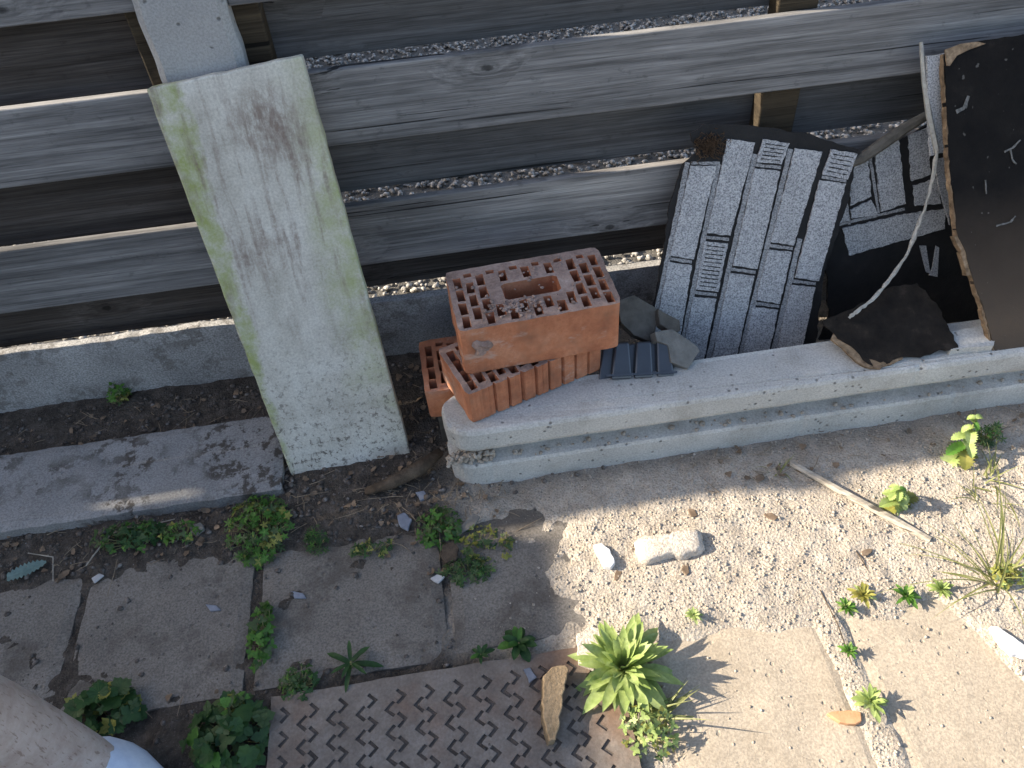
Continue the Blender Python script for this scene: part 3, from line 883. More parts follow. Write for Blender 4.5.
for (ux, uz, s) in ((.038, .062, 1.0),):
    pts = []
    for k in range(16):
        a = k / 16 * 6.283
        rr = s * (.016 + .004 * math.sin(3 * a + 1)) * (1 + .15 * random.uniform(-1, 1))
        pts.append((ux + math.cos(a) * rr * 1.1, uz + math.sin(a) * rr * 1.15))
    vs = [(p[0], -.0005, p[1]) for p in pts] + [(ux + (p[0] - ux) * .6, -.006 - .003 * random.random(), uz + (p[1] - uz) * .6) for p in pts] + [(ux, -.005, uz)]
    b.add(vs, [(i, (i + 1) % 16, 16 + (i + 1) % 16, 16 + i) for i in range(16)] + [(16 + i, 16 + (i + 1) % 16, 32) for i in range(16)])
b.build('mortar_crust', M['clay_top'], bk, fr1)

r = np.random.default_rng(9)
k = 120
ux = np.concatenate([r.normal(.115, .03, 80), r.uniform(.01, L1 - .01, 40)]); uy = np.concatenate([r.normal(.038, .012, 80), r.uniform(.01, D1 - .01, 40)])
o = scatter('mortar_crumbs', np.stack([np.clip(ux, .008, L1 - .008), np.clip(uy, .006, D1 - .006), np.full(k, H1 + .001)], 1), r.uniform(.0012, .0048, k), M['clay_top'], seed=8)
o.parent = bk; o.matrix_basis = bk.matrix_basis.inverted() @ fr1; o['kind'] = 'stuff'
L2, D2, H2 = .285, .138, .078
c0 = G(471.8, 423.7, .168)
a2 = R(19)
fr2 = frame_of((c0.x, c0.y, .168), (math.cos(a2), math.sin(a2), 0.0), (-math.sin(a2), math.cos(a2), 0))
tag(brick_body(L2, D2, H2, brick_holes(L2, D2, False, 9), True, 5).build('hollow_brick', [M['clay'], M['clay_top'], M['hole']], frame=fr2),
    'middle clay brick of the stack, turned askew with ribs on its front face', 'brick', BG)
c3 = G(432, 398, .09)
L3, D3, H3 = .32, .150, .075
fr3 = frame_of((-.085, -.268, .090), (1, .03, 0.0), (-.03, 1, 0.0))
tag(brick_body(L3, D3, H3, brick_holes(L3, D3, False, 13), False, 8).build('hollow_brick', [M['clay'], M['clay'], M['hole']], frame=fr3),
    'lowest red clay brick of the stack, wedged behind the lying post', 'brick', BG)
b = MB(); rough_grid_slab(b, -.07, .24, -.262, -.13, .089, -.02, .02, .004, .008, 31)
tag(b.build('concrete_block', M['rock']), 'dark concrete lump under the lowest red brick', 'block')

# ---------------------------------------------------------------- plates cut on their own planes
def plate(name, fr, pixels, thick, mat, parent=None, amp=0.0, seed=0, lift=0.0, bevel=0.0, step=.012):
    poly = ccw(onto(fr, pixels))
    if amp: poly = rag(poly, amp, step, seed)
    b = MB(); b.prism(poly, lift - thick, lift)
    return b.build(name, mat, parent, fr, bevel=bevel)

# the large stone faced sheet, leaning on the fence behind the lying post
frP = plane_frame(V((.6, -.205, 0)), (0, -.5, .185))
t = thing('brick_patterned_panel', frP.translation, 'tall black sheet faced with pale brick shapes, leaning on the fence beside the bricks', 'facing panel', 'brick patterned sheets')
z7 = lambda pts: [(640 + x_ * .3385, 120 + y_ * .3385) for x_, y_ in pts]
plate('backing', frP, z7([(168, 95), (150, 40), (190, 12), (300, 15), (420, 28), (520, 48), (652, 92), (640, 110), (612, 250), (545, 450), (490, 900), (0, 900), (40, 560), (92, 240), (128, 130)]), .006, M['tarfelt'], t, .0025, 3)
tiles = [[(148, 134), (224, 134), (157, 410), (88, 400)], [(82, 418), (152, 428), (85, 830), (5, 830)],
         [(256, 56), (338, 66), (265, 340), (196, 333)], [(190, 357), (258, 364), (229, 506), (163, 498)], [(156, 521), (224, 527), (160, 840), (95, 840)],
         [(362, 56), (440, 68), (416, 130), (342, 124)], [(337, 141), (412, 151), (345, 438), (273, 429)], [(263, 451), (336, 459), (250, 850), (180, 850)],
         [(456, 82), (536, 93), (452, 369), (384, 359)], [(378, 381), (446, 389), (411, 541), (341, 530)], [(332, 551), (406, 560), (345, 850), (270, 850)],
         [(562, 86), (640, 99), (611, 175), (537, 160)], [(529, 177), (606, 187), (526, 474), (456, 464)], [(446, 486), (516, 493), (440, 850), (365, 850)]]
b = MB()
for k, q in enumerate(tiles):
    b.prism(rag(ccw(onto(frP, z7(q))), .0011, .008, k), .0005, .0042)
b.build('brick_faces', M['granule'], t, frP)
b = MB()
def jstrip(a, c, w):
    a, c = V(a), V(c); d = (c - a).normalized(); nn = V((-d.y, d.x)) * w
    b.prism(rag(ccw(onto(frP, z7([a + nn, c + nn, c - nn, a - nn]))), .0008, .008, int(a.x)), .0005, .0022)
for a, c in (((231, 130), (93, 820)), ((339, 100), (173, 830)), ((444, 85), (264, 830)), ((471, 350), (357, 840)), ((140, 125), (20, 700)), ((122, 640), (88, 800))):
    jstrip(a, c, 7.2)
for a, c in (((150, 127), (235, 127)), ((84, 408), (152, 419)), ((192, 345), (262, 352)), ((160, 508), (226, 516)), ((340, 132), (415, 140)), ((266, 440), (340, 449)), ((382, 370), (450, 379)), ((336, 540), (410, 550)), ((536, 168), (608, 180)), ((450, 475), (518, 483))):
    jstrip(a, c, 4.4)
b.build('joint_strips', M['joint'], t, frP)
for q, m in (([(190, 357), (258, 364), (229, 506), (163, 498)], 12), ([(362, 56), (440, 68), (416, 130), (342, 124)], 6), ([(562, 86), (640, 99), (611, 175), (537, 160)], 6)):
    q = [V(p) for p in q]; b = MB()                               # ruled grooves pressed into three of the faces
    for k in range(1, m):
        v = k / m
        a = q[0].lerp(q[3], v).lerp(q[1].lerp(q[2], v), .12); c = q[0].lerp(q[3], v).lerp(q[1].lerp(q[2], v), .88)
        jw = 1.3
        b.prism(rag(ccw(onto(frP, z7([(a.x, a.y - jw), (c.x, c.y - jw), (c.x, c.y + jw), (a.x, a.y + jw)]))), .0006, .005, k), .0043, .0050)
    b.build('ruled_lines', M['tarfelt'], t, frP)
b = MB()
r_ = random.Random(3)
for k in range(260):                                              # frayed fibre at the torn corner
    q = onto(frP, z7([(205 + r_.gauss(0, 20), 75 + r_.gauss(0, 17))]))[0]
    d = V((r_.uniform(-1, 1), r_.uniform(-1, 1), r_.uniform(.1, 1))).normalized() * r_.uniform(.006, .016)
    p = V((q.x, q.y, .001))
    b.tube([p, p + d * .5 + V((r_.uniform(-.003, .003), r_.uniform(-.003, .003), 0)), p + d], [.0009, .0008, .0003], 4)
b.build('frayed_fibre', M['fibre'], t, frP)

# second, smaller sheet behind it
frS = plane_frame(V((.9, -.095, .16)), (0, -.5, .12))
z5 = lambda pts: [(800 + x_ * .3257, 120 + y_ * .3257) for x_, y_ in pts]
t = thing('brick_patterned_panel', (.9, -.12, .02), 'torn black sheet with few slanting pale brick shapes, left of the tarred board', 'facing panel', 'brick patterned sheets')
plate('backing', frS, z5([(60, 190), (150, 120), (300, 70), (420, 0), (470, 30), (470, 380), (560, 420), (600, 760), (20, 760), (90, 600)]), .006, M['tarfelt'], t, .003, 5)
b = MB()
for k, q in enumerate([[(150, 118), (204, 102), (217, 232), (152, 262)], [(226, 95), (300, 60), (322, 255), (246, 280)], [(330, 48), (390, 22), (398, 165), (340, 186)],
                       [(128, 332), (320, 287), (440, 272), (442, 332), (148, 414)], [(104, 268), (138, 262), (150, 306), (112, 316)], [(152, 276), (216, 244), (236, 288), (156, 300)],
                       [(345, 200), (420, 178), (430, 255), (350, 262)]]):
    b.prism(rag(ccw(onto(frS, z5(q))), .0016, .008, k + 40), .0005, .004)
b.build('brick_faces', M['granule'], t, frS)
b = MB()
for a, c in (((213, 105), (240, 285)), ((140, 235), (150, 320)), ((100, 325), (320, 272))):
    a, c = V(a), V(c); d = (c - a).normalized(); nn = V((-d.y, d.x)) * 4
    b.prism(rag(ccw(onto(frS, z5([a + nn, c + nn, c - nn, a - nn]))), .0008, .008, int(a.x)), .0005, .002)
b.build('joint_strips', M['joint'], t, frS)
b = MB()
q = onto(frS, z5([(365, 385), (385, 385), (398, 470), (385, 465)])); b.prism(ccw(q), .0005, .003)
q = onto(frS, z5([(415, 385), (425, 390), (420, 480), (395, 475), (405, 450)])); b.prism(ccw(q), .0005, .003)
b.build('torn_scraps', M['granule'], t, frS)
# the folded edge lying along its top
b = MB()
e = [PL(*p, frS.translation + V((0, -.012, 0)), frS.col[2].to_3d()) for p in ((843, 166), (862, 158), (885, 142), (905, 128), (926, 116))]
b.tube(e, [.010, .011, .012, .011, .009], 8)
tag(b.build('rolled_felt', M['rock']), 'grey rolled strip of roofing felt along the top of the torn sheet', 'felt strip')
# upright strip beside the tarred board
frU = plane_frame(V((.95, -.10, .5)), (0, -.5, .2))
plate('granule_strip', frU, [(927, 56), (946, 53), (947, 100), (948, 152), (931, 156), (928, 110)], .006, M['granule'], None, .0015, 9)
o = bpy.data.objects['granule_strip']; tag(o, 'narrow upright strip of pale granulated felt at the left edge of the tarred board', 'felt strip')
plate('felt_scrap', frU, [(934, 160), (948, 157), (950, 225), (940, 190)], .005, M['joint'], None, .0015, 10)
tag(bpy.data.objects['felt_scrap'], 'dark grey pointed felt scrap below the pale upright strip', 'felt strip')
b = MB()
lp = [W(921, 42, -.035), W(924, 80, -.06), W(929, 115, -.09), W(937, 152, -.12)]
b.tube(lp, [.0035, .005, .006, .005], 5)
tag(b.build('lath', M['rope']), 'pale splintered lath standing against the fence left of the tarred board', 'lath')

# tarred board leaning at the right edge, its foot on the lying post
frT = plane_frame(V((1.0, -.372, PH + .004)), (0, -.49, .335))
t = thing('tarred_board', (1.15, -.36, PH + .004), 'big black tarred board leaning at the right edge, foot on the lying post', 'board')
left = [(944, 54), (947, 110), (950, 170), (955, 210), (958, 236), (966, 252), (972, 275), (984, 310), (998, 361)]
plate('face', frT, left + [(1330, 318), (1290, -20), (1024, 34), (985, 40), (965, 44)], .012, M['tarboard'], t, .0018, 11)
frT2 = frT.copy()
edge = onto(frT, left)
b = MB()
for k in range(len(edge) - 1):
    a, c = edge[k], edge[k + 1]
    w_ = (.0015, .0015, .0015, .002, .007, .010, .002, .004)[k]
    b.prism(rag(ccw([(a.x - w_, a.y), (c.x - w_, c.y), (c.x - .0005, c.y), (a.x - .0005, a.y)]), .0015, .008, k), -.014, -.001)
b.build('broken_edge', M['breakwood'], t, frT)
b = MB()
q = onto(frT, [(944, 50), (960, 44), (976, 42), (985, 44), (968, 50), (956, 56), (949, 66), (946, 66)])
b.prism(ccw(q), .0006, .003)
b.build('peeled_corner', M['breakwood'], t, frT)
def smear(pts, w_):
    b = MB(); q = onto(frT, pts)
    for k in range(len(q) - 1):
        d = (q[k + 1] - q[k]).normalized(); nn = V((-d.y, d.x)) * w_
        b.prism(rag(ccw([q[k] + nn, q[k + 1] + nn * .6, q[k + 1] - nn * .6, q[k] - nn]), .0008, .004, k), .0006 + k * .0002, .0016 + k * .0002)
    b.build('paint_smear', M['smear'], t, frT)
smear([(956, 112), (964, 108), (968, 96)], .004); smear([(1004, 152), (1012, 148), (1020, 140)], .002); smear([(1010, 150), (1012, 160), (1016, 164)], .0018)
smear([(985, 180), (986, 194)], .0016); smear([(996, 226), (1010, 222), (1015, 216)], .0018)

# curled felt flap on the lying post
frF = plane_frame(V((.86, -.372, PH + .010)), (0, -.42, 1))
poly = ccw(onto(frF, [(822, 321), (850, 309), (872, 298), (888, 288), (916, 284), (938, 308), (958, 351), (940, 350), (921, 357), (903, 356), (881, 366), (868, 363), (852, 346), (838, 338)]))
poly = rag(poly, .0025, .01, 12)
b = MB()
n = len(poly); cxy = V((sum(p[0] for p in poly) / n, sum(p[1] for p in poly) / n))
vs, fs = [], []
RR = 8
for lay in (0, 1):
    for k in range(RR + 1):
        for p in poly:
            q = cxy.lerp(V(p), k / RR)
            z = mnoise.noise(V((q.x * 14, q.y * 18, 2))) * .004 + .004 * math.sin(q.x * 22) * (k / RR) - lay * .004
            vs.append((q.x, q.y, z))
for lay in (0, 1):
    o = lay * (RR + 1) * n
    for k in range(RR):
        for i in range(n):
            fs.append((o + k * n + i, o + k * n + (i + 1) % n, o + (k + 1) * n + (i + 1) % n, o + (k + 1) * n + i))
o = (RR + 1) * n
for i in range(n): fs.append((RR * n + i, RR * n + (i + 1) % n, o + RR * n + (i + 1) % n, o + RR * n + i))
b.add(vs, fs)
t = thing('felt_flap', frF.translation, 'flat black felt scrap with a torn edge lying over the lying post', 'roofing felt')
b.build('sheet', M['flap'], t, frF)
plate('torn_edge', frF, [(834, 333), (850, 342), (866, 358), (881, 362), (902, 354), (904, 358), (881, 368.5), (864, 365), (846, 350), (832, 338)], .006, M['breakwood'], t, .002, 44, lift=-.0035, step=.008)
b = MB()
cp = [W(937, 150, -.122), W(934, 175, -.14), W(926, 205, -.16), W(915, 235, -.185), W(905, 258, -.21), W(888, 282, -.24), W(872, 300, -.265), W(856, 312, -.285), W(849, 318, -.29)]
fine = []
for a, c in zip(cp, cp[1:]):
    for k in range(6):
        fine.append(a.lerp(c, k / 6) + V((random.uniform(-1, 1), 0, random.uniform(-1, 1))) * .0012)
b.tube(fine + [cp[-1]], [.0034 + .0012 * random.uniform(-1, 1) for _ in fine] + [.003], 6)
tag(b.build('cord', M['rope']), 'frayed pale cord hanging from the fence down to the felt flap', 'cord')
b = MB()
frC = plane_frame(V((.97, -.30, PH + .002)), (0, -.05, 1))
plate('concrete_chip', frC, [(938, 340), (990, 330), (994, 338), (990, 352), (948, 356)], .03, M['groove'], None, .002, 17, lift=.018)
tag(bpy.data.objects['concrete_chip'], 'pale flat concrete chip lying on the post behind the tarred board foot', 'concrete chip')

# ---------------------------------------------------------------- broken stones and the black tray behind the post
frK = plane_frame(V((.36, -.20, .22)), (.1, -.6, .8))
plate('stone_piece', frK, [(617, 301), (634, 295), (658, 309), (661, 318), (656, 326), (652, 342), (634, 335), (621, 322)], .022, M['rock'], None, .0008, 18, bevel=.001)
tag(bpy.data.objects['stone_piece'], 'dark grey triangular stone flake beside the top brick', 'stone', 'broken stones behind the lying post')
frK2 = plane_frame(V((.45, -.24, .215)), (.25, -.6, .8))
plate('stone_piece', frK2, [(655, 332), (672, 329), (697, 346), (700, 351), (688, 369), (671, 362), (668, 345), (657, 341)], .024, M['rock_light'], None, .0008, 19, bevel=.001)
tag(col.objects[-1], 'light grey broken stone resting against the tall patterned sheet', 'stone', 'broken stones behind the lying post')
frK3 = plane_frame(V((.43, -.21, .22)), (.2, -.5, .9))
plate('stone_piece', frK3, [(658, 308), (680, 320), (681, 330), (672, 334), (660, 324)], .02, M['rock'], None, .002, 20, bevel=.002)
tag(col.objects[-1], 'narrow stone sliver wedged above the light grey stone', 'stone', 'broken stones behind the lying post')

frB = plane_frame(V((.36, -.292, PH + .004)), (0, -.62, .78))
t = thing('plastic_tray', (.35, -.26, PH), 'black ribbed plastic tray resting on the lying post beside the bricks', 'tray')
plate('base', frB, [(598, 384), (603, 346), (672, 341), (676, 381)], .012, M['plastic'], t, bevel=.003)
for q in ([(610, 380), (614, 344), (628, 343), (631, 379)], [(633, 379), (635, 343), (650, 342), (652, 378)], [(656, 378), (655, 342), (668, 342), (673, 377)]):
    plate('rib', frB, q, .014, M['plastic'], t, lift=.0145, bevel=.004)
plate('lip', frB, [(605, 375.5), (675, 372), (675, 374), (605, 377.5)], .003, M['plastic'], t, lift=.018)

# ---------------------------------------------------------------- iron cover with chevrons
CX0, CX1, CY0, CY1 = -.395, .178, -1.36, -.757
def chevron(cx, cy, d):
    a, h, w_ = .0140, .0138, .0030
    p = [(cx, cy), (cx - d * a, cy + h), (cx - d * (a + .0046), cy + h - .0040), (cx - d * .0082, cy), (cx - d * (a + .0046), cy - h + .0040), (cx - d * a, cy - h)]
    return [(x_ + random.uniform(-.0004, .0004), y_ + random.uniform(-.0004, .0004)) for x_, y_ in p]
chev = []
DX, DY = .0475, .0385
for i in range(12):
    for j in range(16):
        for d, ox, oy in ((1, 0, 0), (-1, .0092, DY / 2)):
            cx, cy = CX0 + .034 + i * DX + ox, CY0 + .03 + j * DY + oy
            if cx + .022 < CX1 and cx - .02 > CX0 and cy + .02 < CY1:
                q = chevron(cx, cy, d)
                chev.append(ccw(q))
b = MB()
outer = rag([(CX0, CY0), (CX1, CY0), (CX1, CY1), (CX0, CY1)], .0012, .02, 4)
holed(b, outer, chev, .006, .0030, 0, 0, 1)
m = len(outer)
b.add([(x_, y_, .006) for x_, y_ in outer] + [(x_, y_, -.03) for x_, y_ in outer], [(i, (i + 1) % m, m + (i + 1) % m, m + i) for i in range(m)], 0)
tag(b.build('manhole_cover', [M['iron'], M['grime']], fix=False), 'rusty iron cover patterned with chevrons, set in the paving at the bottom', 'manhole cover')

# ---------------------------------------------------------------- loose pieces on the ground
def flake(name, pixels, thick, mat, label, cat, group=None, z=None, tilt=(0, 0), amp=.0017, seed=0, bevel=.0015):
    c = G(sum(p[0] for p in pixels) / len(pixels), sum(p[1] for p in pixels) / len(pixels))
    zz = (max(gh(c.x, c.y), 0 if any(a[0] < c.x < a[1] and a[2] < c.y < a[3] for a in slabs) else -.02) if z is None else z) + thick
    f_ = plane_frame(V((c.x, c.y, zz)), (tilt[0], tilt[1], 1))
    plate(name, f_, pixels, thick, mat, None, amp, seed, bevel=bevel, step=.008)
    return tag(col.objects[-1], label, cat, group)
def lump(name, pixels, h, mat, label, cat, seed=0, z=None):
    """a rounded crumbly piece: outline domed up from the ground"""
    P = [G(*p, .006) for p in pixels]
    poly = ccw([(p.x, p.y) for p in P]); poly = rag(poly, .0016, .008, seed)
    n = len(poly); c = V((sum(p[0] for p in poly) / n, sum(p[1] for p in poly) / n))
    z0 = (max(gh(c.x, c.y), 0.0) if z is None else z) - .003
    b = MB(); vs, fs = [], []
    prof = [(1.0, 0), (1.02, .3), (.95, .75), (.8, .97), (.5, 1.0), (.2, 1.02)]
    for s, hh in prof:
        for p in poly:
            q = c.lerp(V(p), s)
            vs.append((q.x, q.y, z0 + h * hh + mnoise.noise(V((q.x * 90, q.y * 90, seed))) * h * .12))
    for j in range(len(prof) - 1):
        for i in range(n):
            fs.append((j * n + i, j * n + (i + 1) % n, (j + 1) * n + (i + 1) % n, (j + 1) * n + i))
    fs.append(tuple(range((len(prof) - 1) * n, len(prof) * n)))
    b.add(vs, fs)
    return tag(b.build(name, mat, smooth=True), label, cat)
lump('mortar_piece', [(634, 545), (640, 541), (664, 538), (668, 540), (672, 536), (696, 533), (701, 536), (704, 552), (700, 556), (678, 561), (673, 559), (645, 566), (639, 562)], .024, M['mortar'],
     'pale crumbly mortar piece with a notch in the middle, on the sunlit sand', 'mortar piece', 3)
flake('white_shard', [(593, 545), (602, 543), (610, 549), (615, 562), (611, 567), (604, 566)], .012, M['white'], 'bright white shard on the sand left of the mortar piece', 'shard', seed=1)
flake('white_shard', [(990, 626), (998, 626), (1030, 648), (1034, 657), (1012, 654), (1002, 645)], .009, M['white'], 'white flat tile shard cut by the right edge of the photo', 'shard', seed=2, tilt=(.1, .15))
flake('bark_piece', [(543, 676), (552, 667), (566, 665), (569, 669), (563, 700), (556, 740), (549, 741), (543, 712)], .03, M['tan_bark'], 'upright tan bark chunk standing on the iron cover left of the rosette', 'bark piece', z=.006, tilt=(.15, -.1), seed=3, amp=.002)
flake('terracotta_shard', [(827, 713), (848, 710), (861, 712), (862, 721), (856, 724), (840, 722)], .009, M['terracotta'], 'small orange terracotta shard on the sunlit paving', 'shard', seed=4)
flake('blue_chip', [(523, 669), (530, 667), (537, 677), (529, 683)], .004, M['blue_chip'], 'blue grey chip lying on the iron cover beside the bark chunk', 'chip', z=.006, seed=5)
flake('bark_piece', [(455, 534), (462, 524), (473, 513), (480, 516), (474, 526), (458, 536)], .006, M['rock_light'], 'pale grey bark flake lying on the weeds below the lying post', 'bark piece', z=.012, tilt=(-.1, -.2), seed=6)
flake('white_shard', [(430, 578), (437, 574), (445, 576), (438, 583)], .005, M['white_shade'], 'small white shard at the paving joint under the weeds', 'shard', seed=7)
flake('bark_piece', [(442, 545), (452, 541), (459, 548), (456, 560), (446, 563), (440, 555)], .006, M['bark'], 'dark brown bark scrap among the weeds at the paving joint', 'bark piece', z=.01, seed=8)
flake('glass_piece', [(290, 591), (303, 593), (306, 598), (294, 598)], .004, M['blue_chip'], 'clear blue tinted chip lying on the shaded paving slab', 'chip', seed=9)
flake('glass_piece', [(205, 604), (216, 605), (221, 610), (210, 611)], .004, M['blue_chip'], 'blue tinted chip in the middle of the dark square slab', 'chip', seed=10)
flake('white_shard', [(91, 578), (99, 573), (104, 575), (94, 583)], .004, M['white_shade'], 'white curled scrap on the soil left of the dark square slab', 'shard', seed=12)
flake('blue_chip', [(397, 515), (404, 512), (412, 519), (408, 530), (400, 526)], .006, M['blue_chip'], 'blue grey stone chip in the dark soil left of the weeds', 'chip', seed=13)
flake('blue_chip', [(415, 492), (424, 490), (428, 496), (420, 500)], .008, M['blue_chip'], 'blue grey stone chip at the rounded end of the lying post', 'chip', seed=14)
flake('stone_piece', [(190, 525), (200, 522), (204, 528), (196, 534), (190, 532)], .010, M['rock_light'], 'rounded grey pebble between the low slab and the paving', 'stone', seed=15)
flake('stone_piece', [(576, 634), (592, 626), (606, 632), (606, 660), (594, 668), (578, 662)], .016, M['mortar'], 'white crumbly stone behind the leafy rosette', 'stone', seed=16, z=.002)
for k, (sx, sy) in enumerate(((686, 569), (693, 513), (760, 478), (618, 575), (866, 552), (771, 516))):
    r_ = random.Random(50 + k); a0 = r_.uniform(0, 3)
    flake('dry_leaf', [(sx + (math.cos(q * .785) * 7 * math.cos(a0) - math.sin(q * .785) * 4 * math.sin(a0)) * r_.uniform(.5, 1.15), sy + (math.cos(q * .785) * 7 * math.sin(a0) + math.sin(q * .785) * 4 * math.cos(a0)) * r_.uniform(.5, 1.15)) for q in range(8)], .002, M['dryleaf'],
          ['brown leaf scrap under the mortar piece', 'brown leaf scrap above the mortar piece', 'brown leaf scrap below the lying post at its middle', 'brown leaf scrap left of the mortar piece', 'brown leaf scrap below the bleached stick', 'brown leaf scrap on the sand at the shadow edge'][k], 'dry leaf', 'dry leaf scraps on the sand', seed=30 + k, tilt=(.1, .1), amp=.0012)
b = MB()
p = [G(791, 463, .022), G(840, 491, .018), G(890, 518, .014), G(930, 540, .008)]
vs = []
b.tube(p, [.0058, .0072, .0074, .0062], 6)
tag(b.build('stick', M['stick']), 'long bleached wooden stick lying on the sunlit sand', 'stick')
b = MB()
p = [G(366, 492, .02), G(392, 482, .035), G(420, 468, .04), G(440, 452, .035)]
b.tube(p, [.008, .013, .015, .010], 9)
tag(b.build('rotten_root', M['bark'], smooth=True), 'rotten dark root lying between the leaning slab and the lying post', 'root')

# ---------------------------------------------------------------- plants
def leaf_blade(b, base, dirv, L, wd, droop=.5, fold=.25, teeth=0, seg=9, prof=None, up0=V((0, 0, 1)), mi=0):
    d = V(dirv).normalized()
    side = d.cross(up0); side = side.normalized() if side.length > 1e-3 else V((1, 0, 0))
    p = V(base); vs = []
    for k in range(seg + 1):
        t = k / seg
        w_ = wd * (prof(t) if prof else (math.sin(math.pi * min(1, t ** .8 * .98 + .02)) ** .9))
        if teeth and 0 < k < seg: w_ *= 1 + (teeth if k % 2 else -teeth)
        nrm = side.cross(d).normalized()
        vs += [p - side * w_ + nrm * w_ * fold, p.copy(), p + side * w_ + nrm * w_ * fold]
        d = (d + V((0, 0, -1)) * droop / seg).normalized()
        p = p + d * (L / seg)
    fs = []
    for k in range(seg):
        a = k * 3; fs += [(a, a + 1, a + 4, a + 3), (a + 1, a + 2, a + 5, a + 4)]
    b.add(vs, fs, mi)
def lobed(b, c, nrm, r0, lobes, rot, cup=.2, mi=0, notch=.3):
    n = V(nrm).normalized(); x_ = n.orthogonal().normalized(); y_ = n.cross(x_)
    m = lobes * 6; vs = [V(c)]
    for k in range(m):
        a = k / m * 6.283
        rr = r0 * (1 - notch + notch * math.cos(lobes * a) + .08 * math.cos(lobes * 3 * a))
        vs.append(V(c) + (x_ * math.cos(a + rot) + y_ * math.sin(a + rot)) * rr + n * (rr / r0) ** 2 * r0 * cup)
    b.add(vs, [(0, 1 + k, 1 + (k + 1) % m) for k in range(m)], mi)
LANCE = lambda t: (.35 + .65 * math.sin(math.pi * min(1, t * .62 + .22)) if t < .62 else max(0.0, 1 - ((t - .62) / .38) ** 1.7)) * (1 if t > .03 else .5)
BLADE = lambda t: max(.05, 1 - t ** 1.6)
WG = 'small weeds in the paving joints'
def rosette(px, py, rad, n, label, mats, up_bias=.55, tiers=3, wd=.16, seed=0, z=0.0, group=None, name='rosette_weed', teeth=0.0):
    c = G(px, py, z); r_ = random.Random(seed)
    t = thing(name, c, label, 'weed', group)
    b = MB()
    for k in range(n):
        tier = k / n
        a = k * 2.39996 + r_.uniform(-.3, .3)
        el = .25 + up_bias * 1.6 * tier + r_.uniform(-.1, .1)
        L = rad * (1.05 - .45 * tier) * r_.uniform(.8, 1.15)
        d = V((math.cos(a) * math.cos(el), math.sin(a) * math.cos(el), math.sin(el)))
        leaf_blade(b, c + V((math.cos(a), math.sin(a), 0)) * rad * .06 + V((0, 0, .004 + tier * rad * .2)), d, L, L * wd * r_.uniform(.8, 1.2), .75 - .4 * tier, .35, teeth, 9, LANCE, mi=0 if r_.random() < .85 else len(mats) - 1)
    b.build('leaves', mats, t, smooth=True, fix=False)
    b = MB(); b.tube([c + V((0, 0, -.012)), c + V((0, 0, rad * .22))], [rad * .05, rad * .04], 6)
    b.build('stem', M['stalk'], t)
    return t
def clump(px, py, rx, ry, n, size, label, mats, lobes=3, seed=0, h=.03, group=WG, name='leafy_weed', z=0.0, notch=.3, stems=True):
    """creeping weed: small lobed leaves on thin stalks"""
    c = G(px, py, z); r_ = random.Random(seed)
    t = thing(name, c, label, 'weed', group)
    b = MB(); s = MB(); n = int(n * 1.35); size *= .9; mats = [mats[0], mats[1], M['leaf_mid']]
    for k in range(n):
        a = r_.uniform(0, 6.283); q = r_.random() ** .55
        x_, y_ = c.x + math.cos(a) * q * rx, c.y + math.sin(a) * q * ry
        zz = gh(x_, y_) + h * (.15 + .85 * r_.random()) * (1.15 - .6 * q) + .004
        nr = V((math.cos(a) * q * .7 + r_.uniform(-.45, .45), math.sin(a) * q * .7 + r_.uniform(-.45, .45) - .15, 1))
        lobed(b, (x_, y_, zz), nr, size * r_.uniform(.4, 1.1), lobes, r_.uniform(0, 6.28), r_.uniform(-.25, .45), r_.choice((0, 0, 0, 0, 2, 2, 1)), notch + r_.uniform(-.06, .12))
        if stems and k % 2 == 0:
            s.tube([V((c.x + (x_ - c.x) * .35, c.y + (y_ - c.y) * .35, gh(x_, y_) - .002)), V((x_, y_, zz))], [.0011, .0007], 4)
    b.build('leaves', mats, t, fix=False)
    if s.v: s.build('stems', M['stalk'], t)
    return t
LG, LD, LP, LY = M['leaf_green'], M['leaf_dark'], M['leaf_pale'], M['leaf_yellow']
rosette(622, 672, .090, 74, 'large pale green leafy rosette growing at the corner of the iron cover', [LP, LP], .66, 3, .108, 3, .004, teeth=.05)
t = clump(648, 733, .045, .045, 70, .010, 'small pale weed with grass blades in front of the leafy rosette', [LP, LY], 3, 5, .045, None)
b = MB(); r_ = random.Random(8); c = G(655, 715, 0)
for k in range(11):
    a = r_.uniform(-.5, 1.0); el = r_.uniform(.15, .8)
    leaf_blade(b, c + V((r_.uniform(-.015, .015), r_.uniform(-.015, .015), .003)), (math.cos(a) * math.cos(el), math.sin(a) * math.cos(el), math.sin(el)), r_.uniform(.06, .10), .0022, .5, .3, 0, 8, BLADE)
b.build('blades', M['grass'], t, fix=False)
clump(262, 535, .062, .075, 190, .011, 'dense bright green weed below the right end of the low slab', [LG, LY], 5, 6, .04, notch=.28)
clump(135, 543, .075, .03, 90, .012, 'sprawling green weed below the middle of the low slab', [LD, LG], 3, 7, .035)
clump(185, 540, .04, .02, 40, .009, 'small green weed beside the rounded grey pebble', [LG, LY], 3, 17, .03)
clump(440, 532, .045, .045, 90, .011, 'tangled green weed at the paving joint left of the grey bark flake', [LG, LD], 3, 8, .035)
clump(468, 572, .055, .03, 80, .010, 'dark feathery weed right of the small white shard', [LD, LG], 5, 9, .025, notch=.4)
clump(480, 545, .04, .04, 45, .009, 'wilted yellow green weed beside the brown bark scrap', [LY, LD], 3, 10, .03)
clump(506, 548, .014, .03, 22, .008, 'little yellow green sprig on the shaded sand', [LY, LY], 3, 11, .02)
clump(318, 543, .025, .03, 40, .009, 'small dark fern like weed right of the dense green weed', [LD, LG], 5, 12, .025, notch=.42)
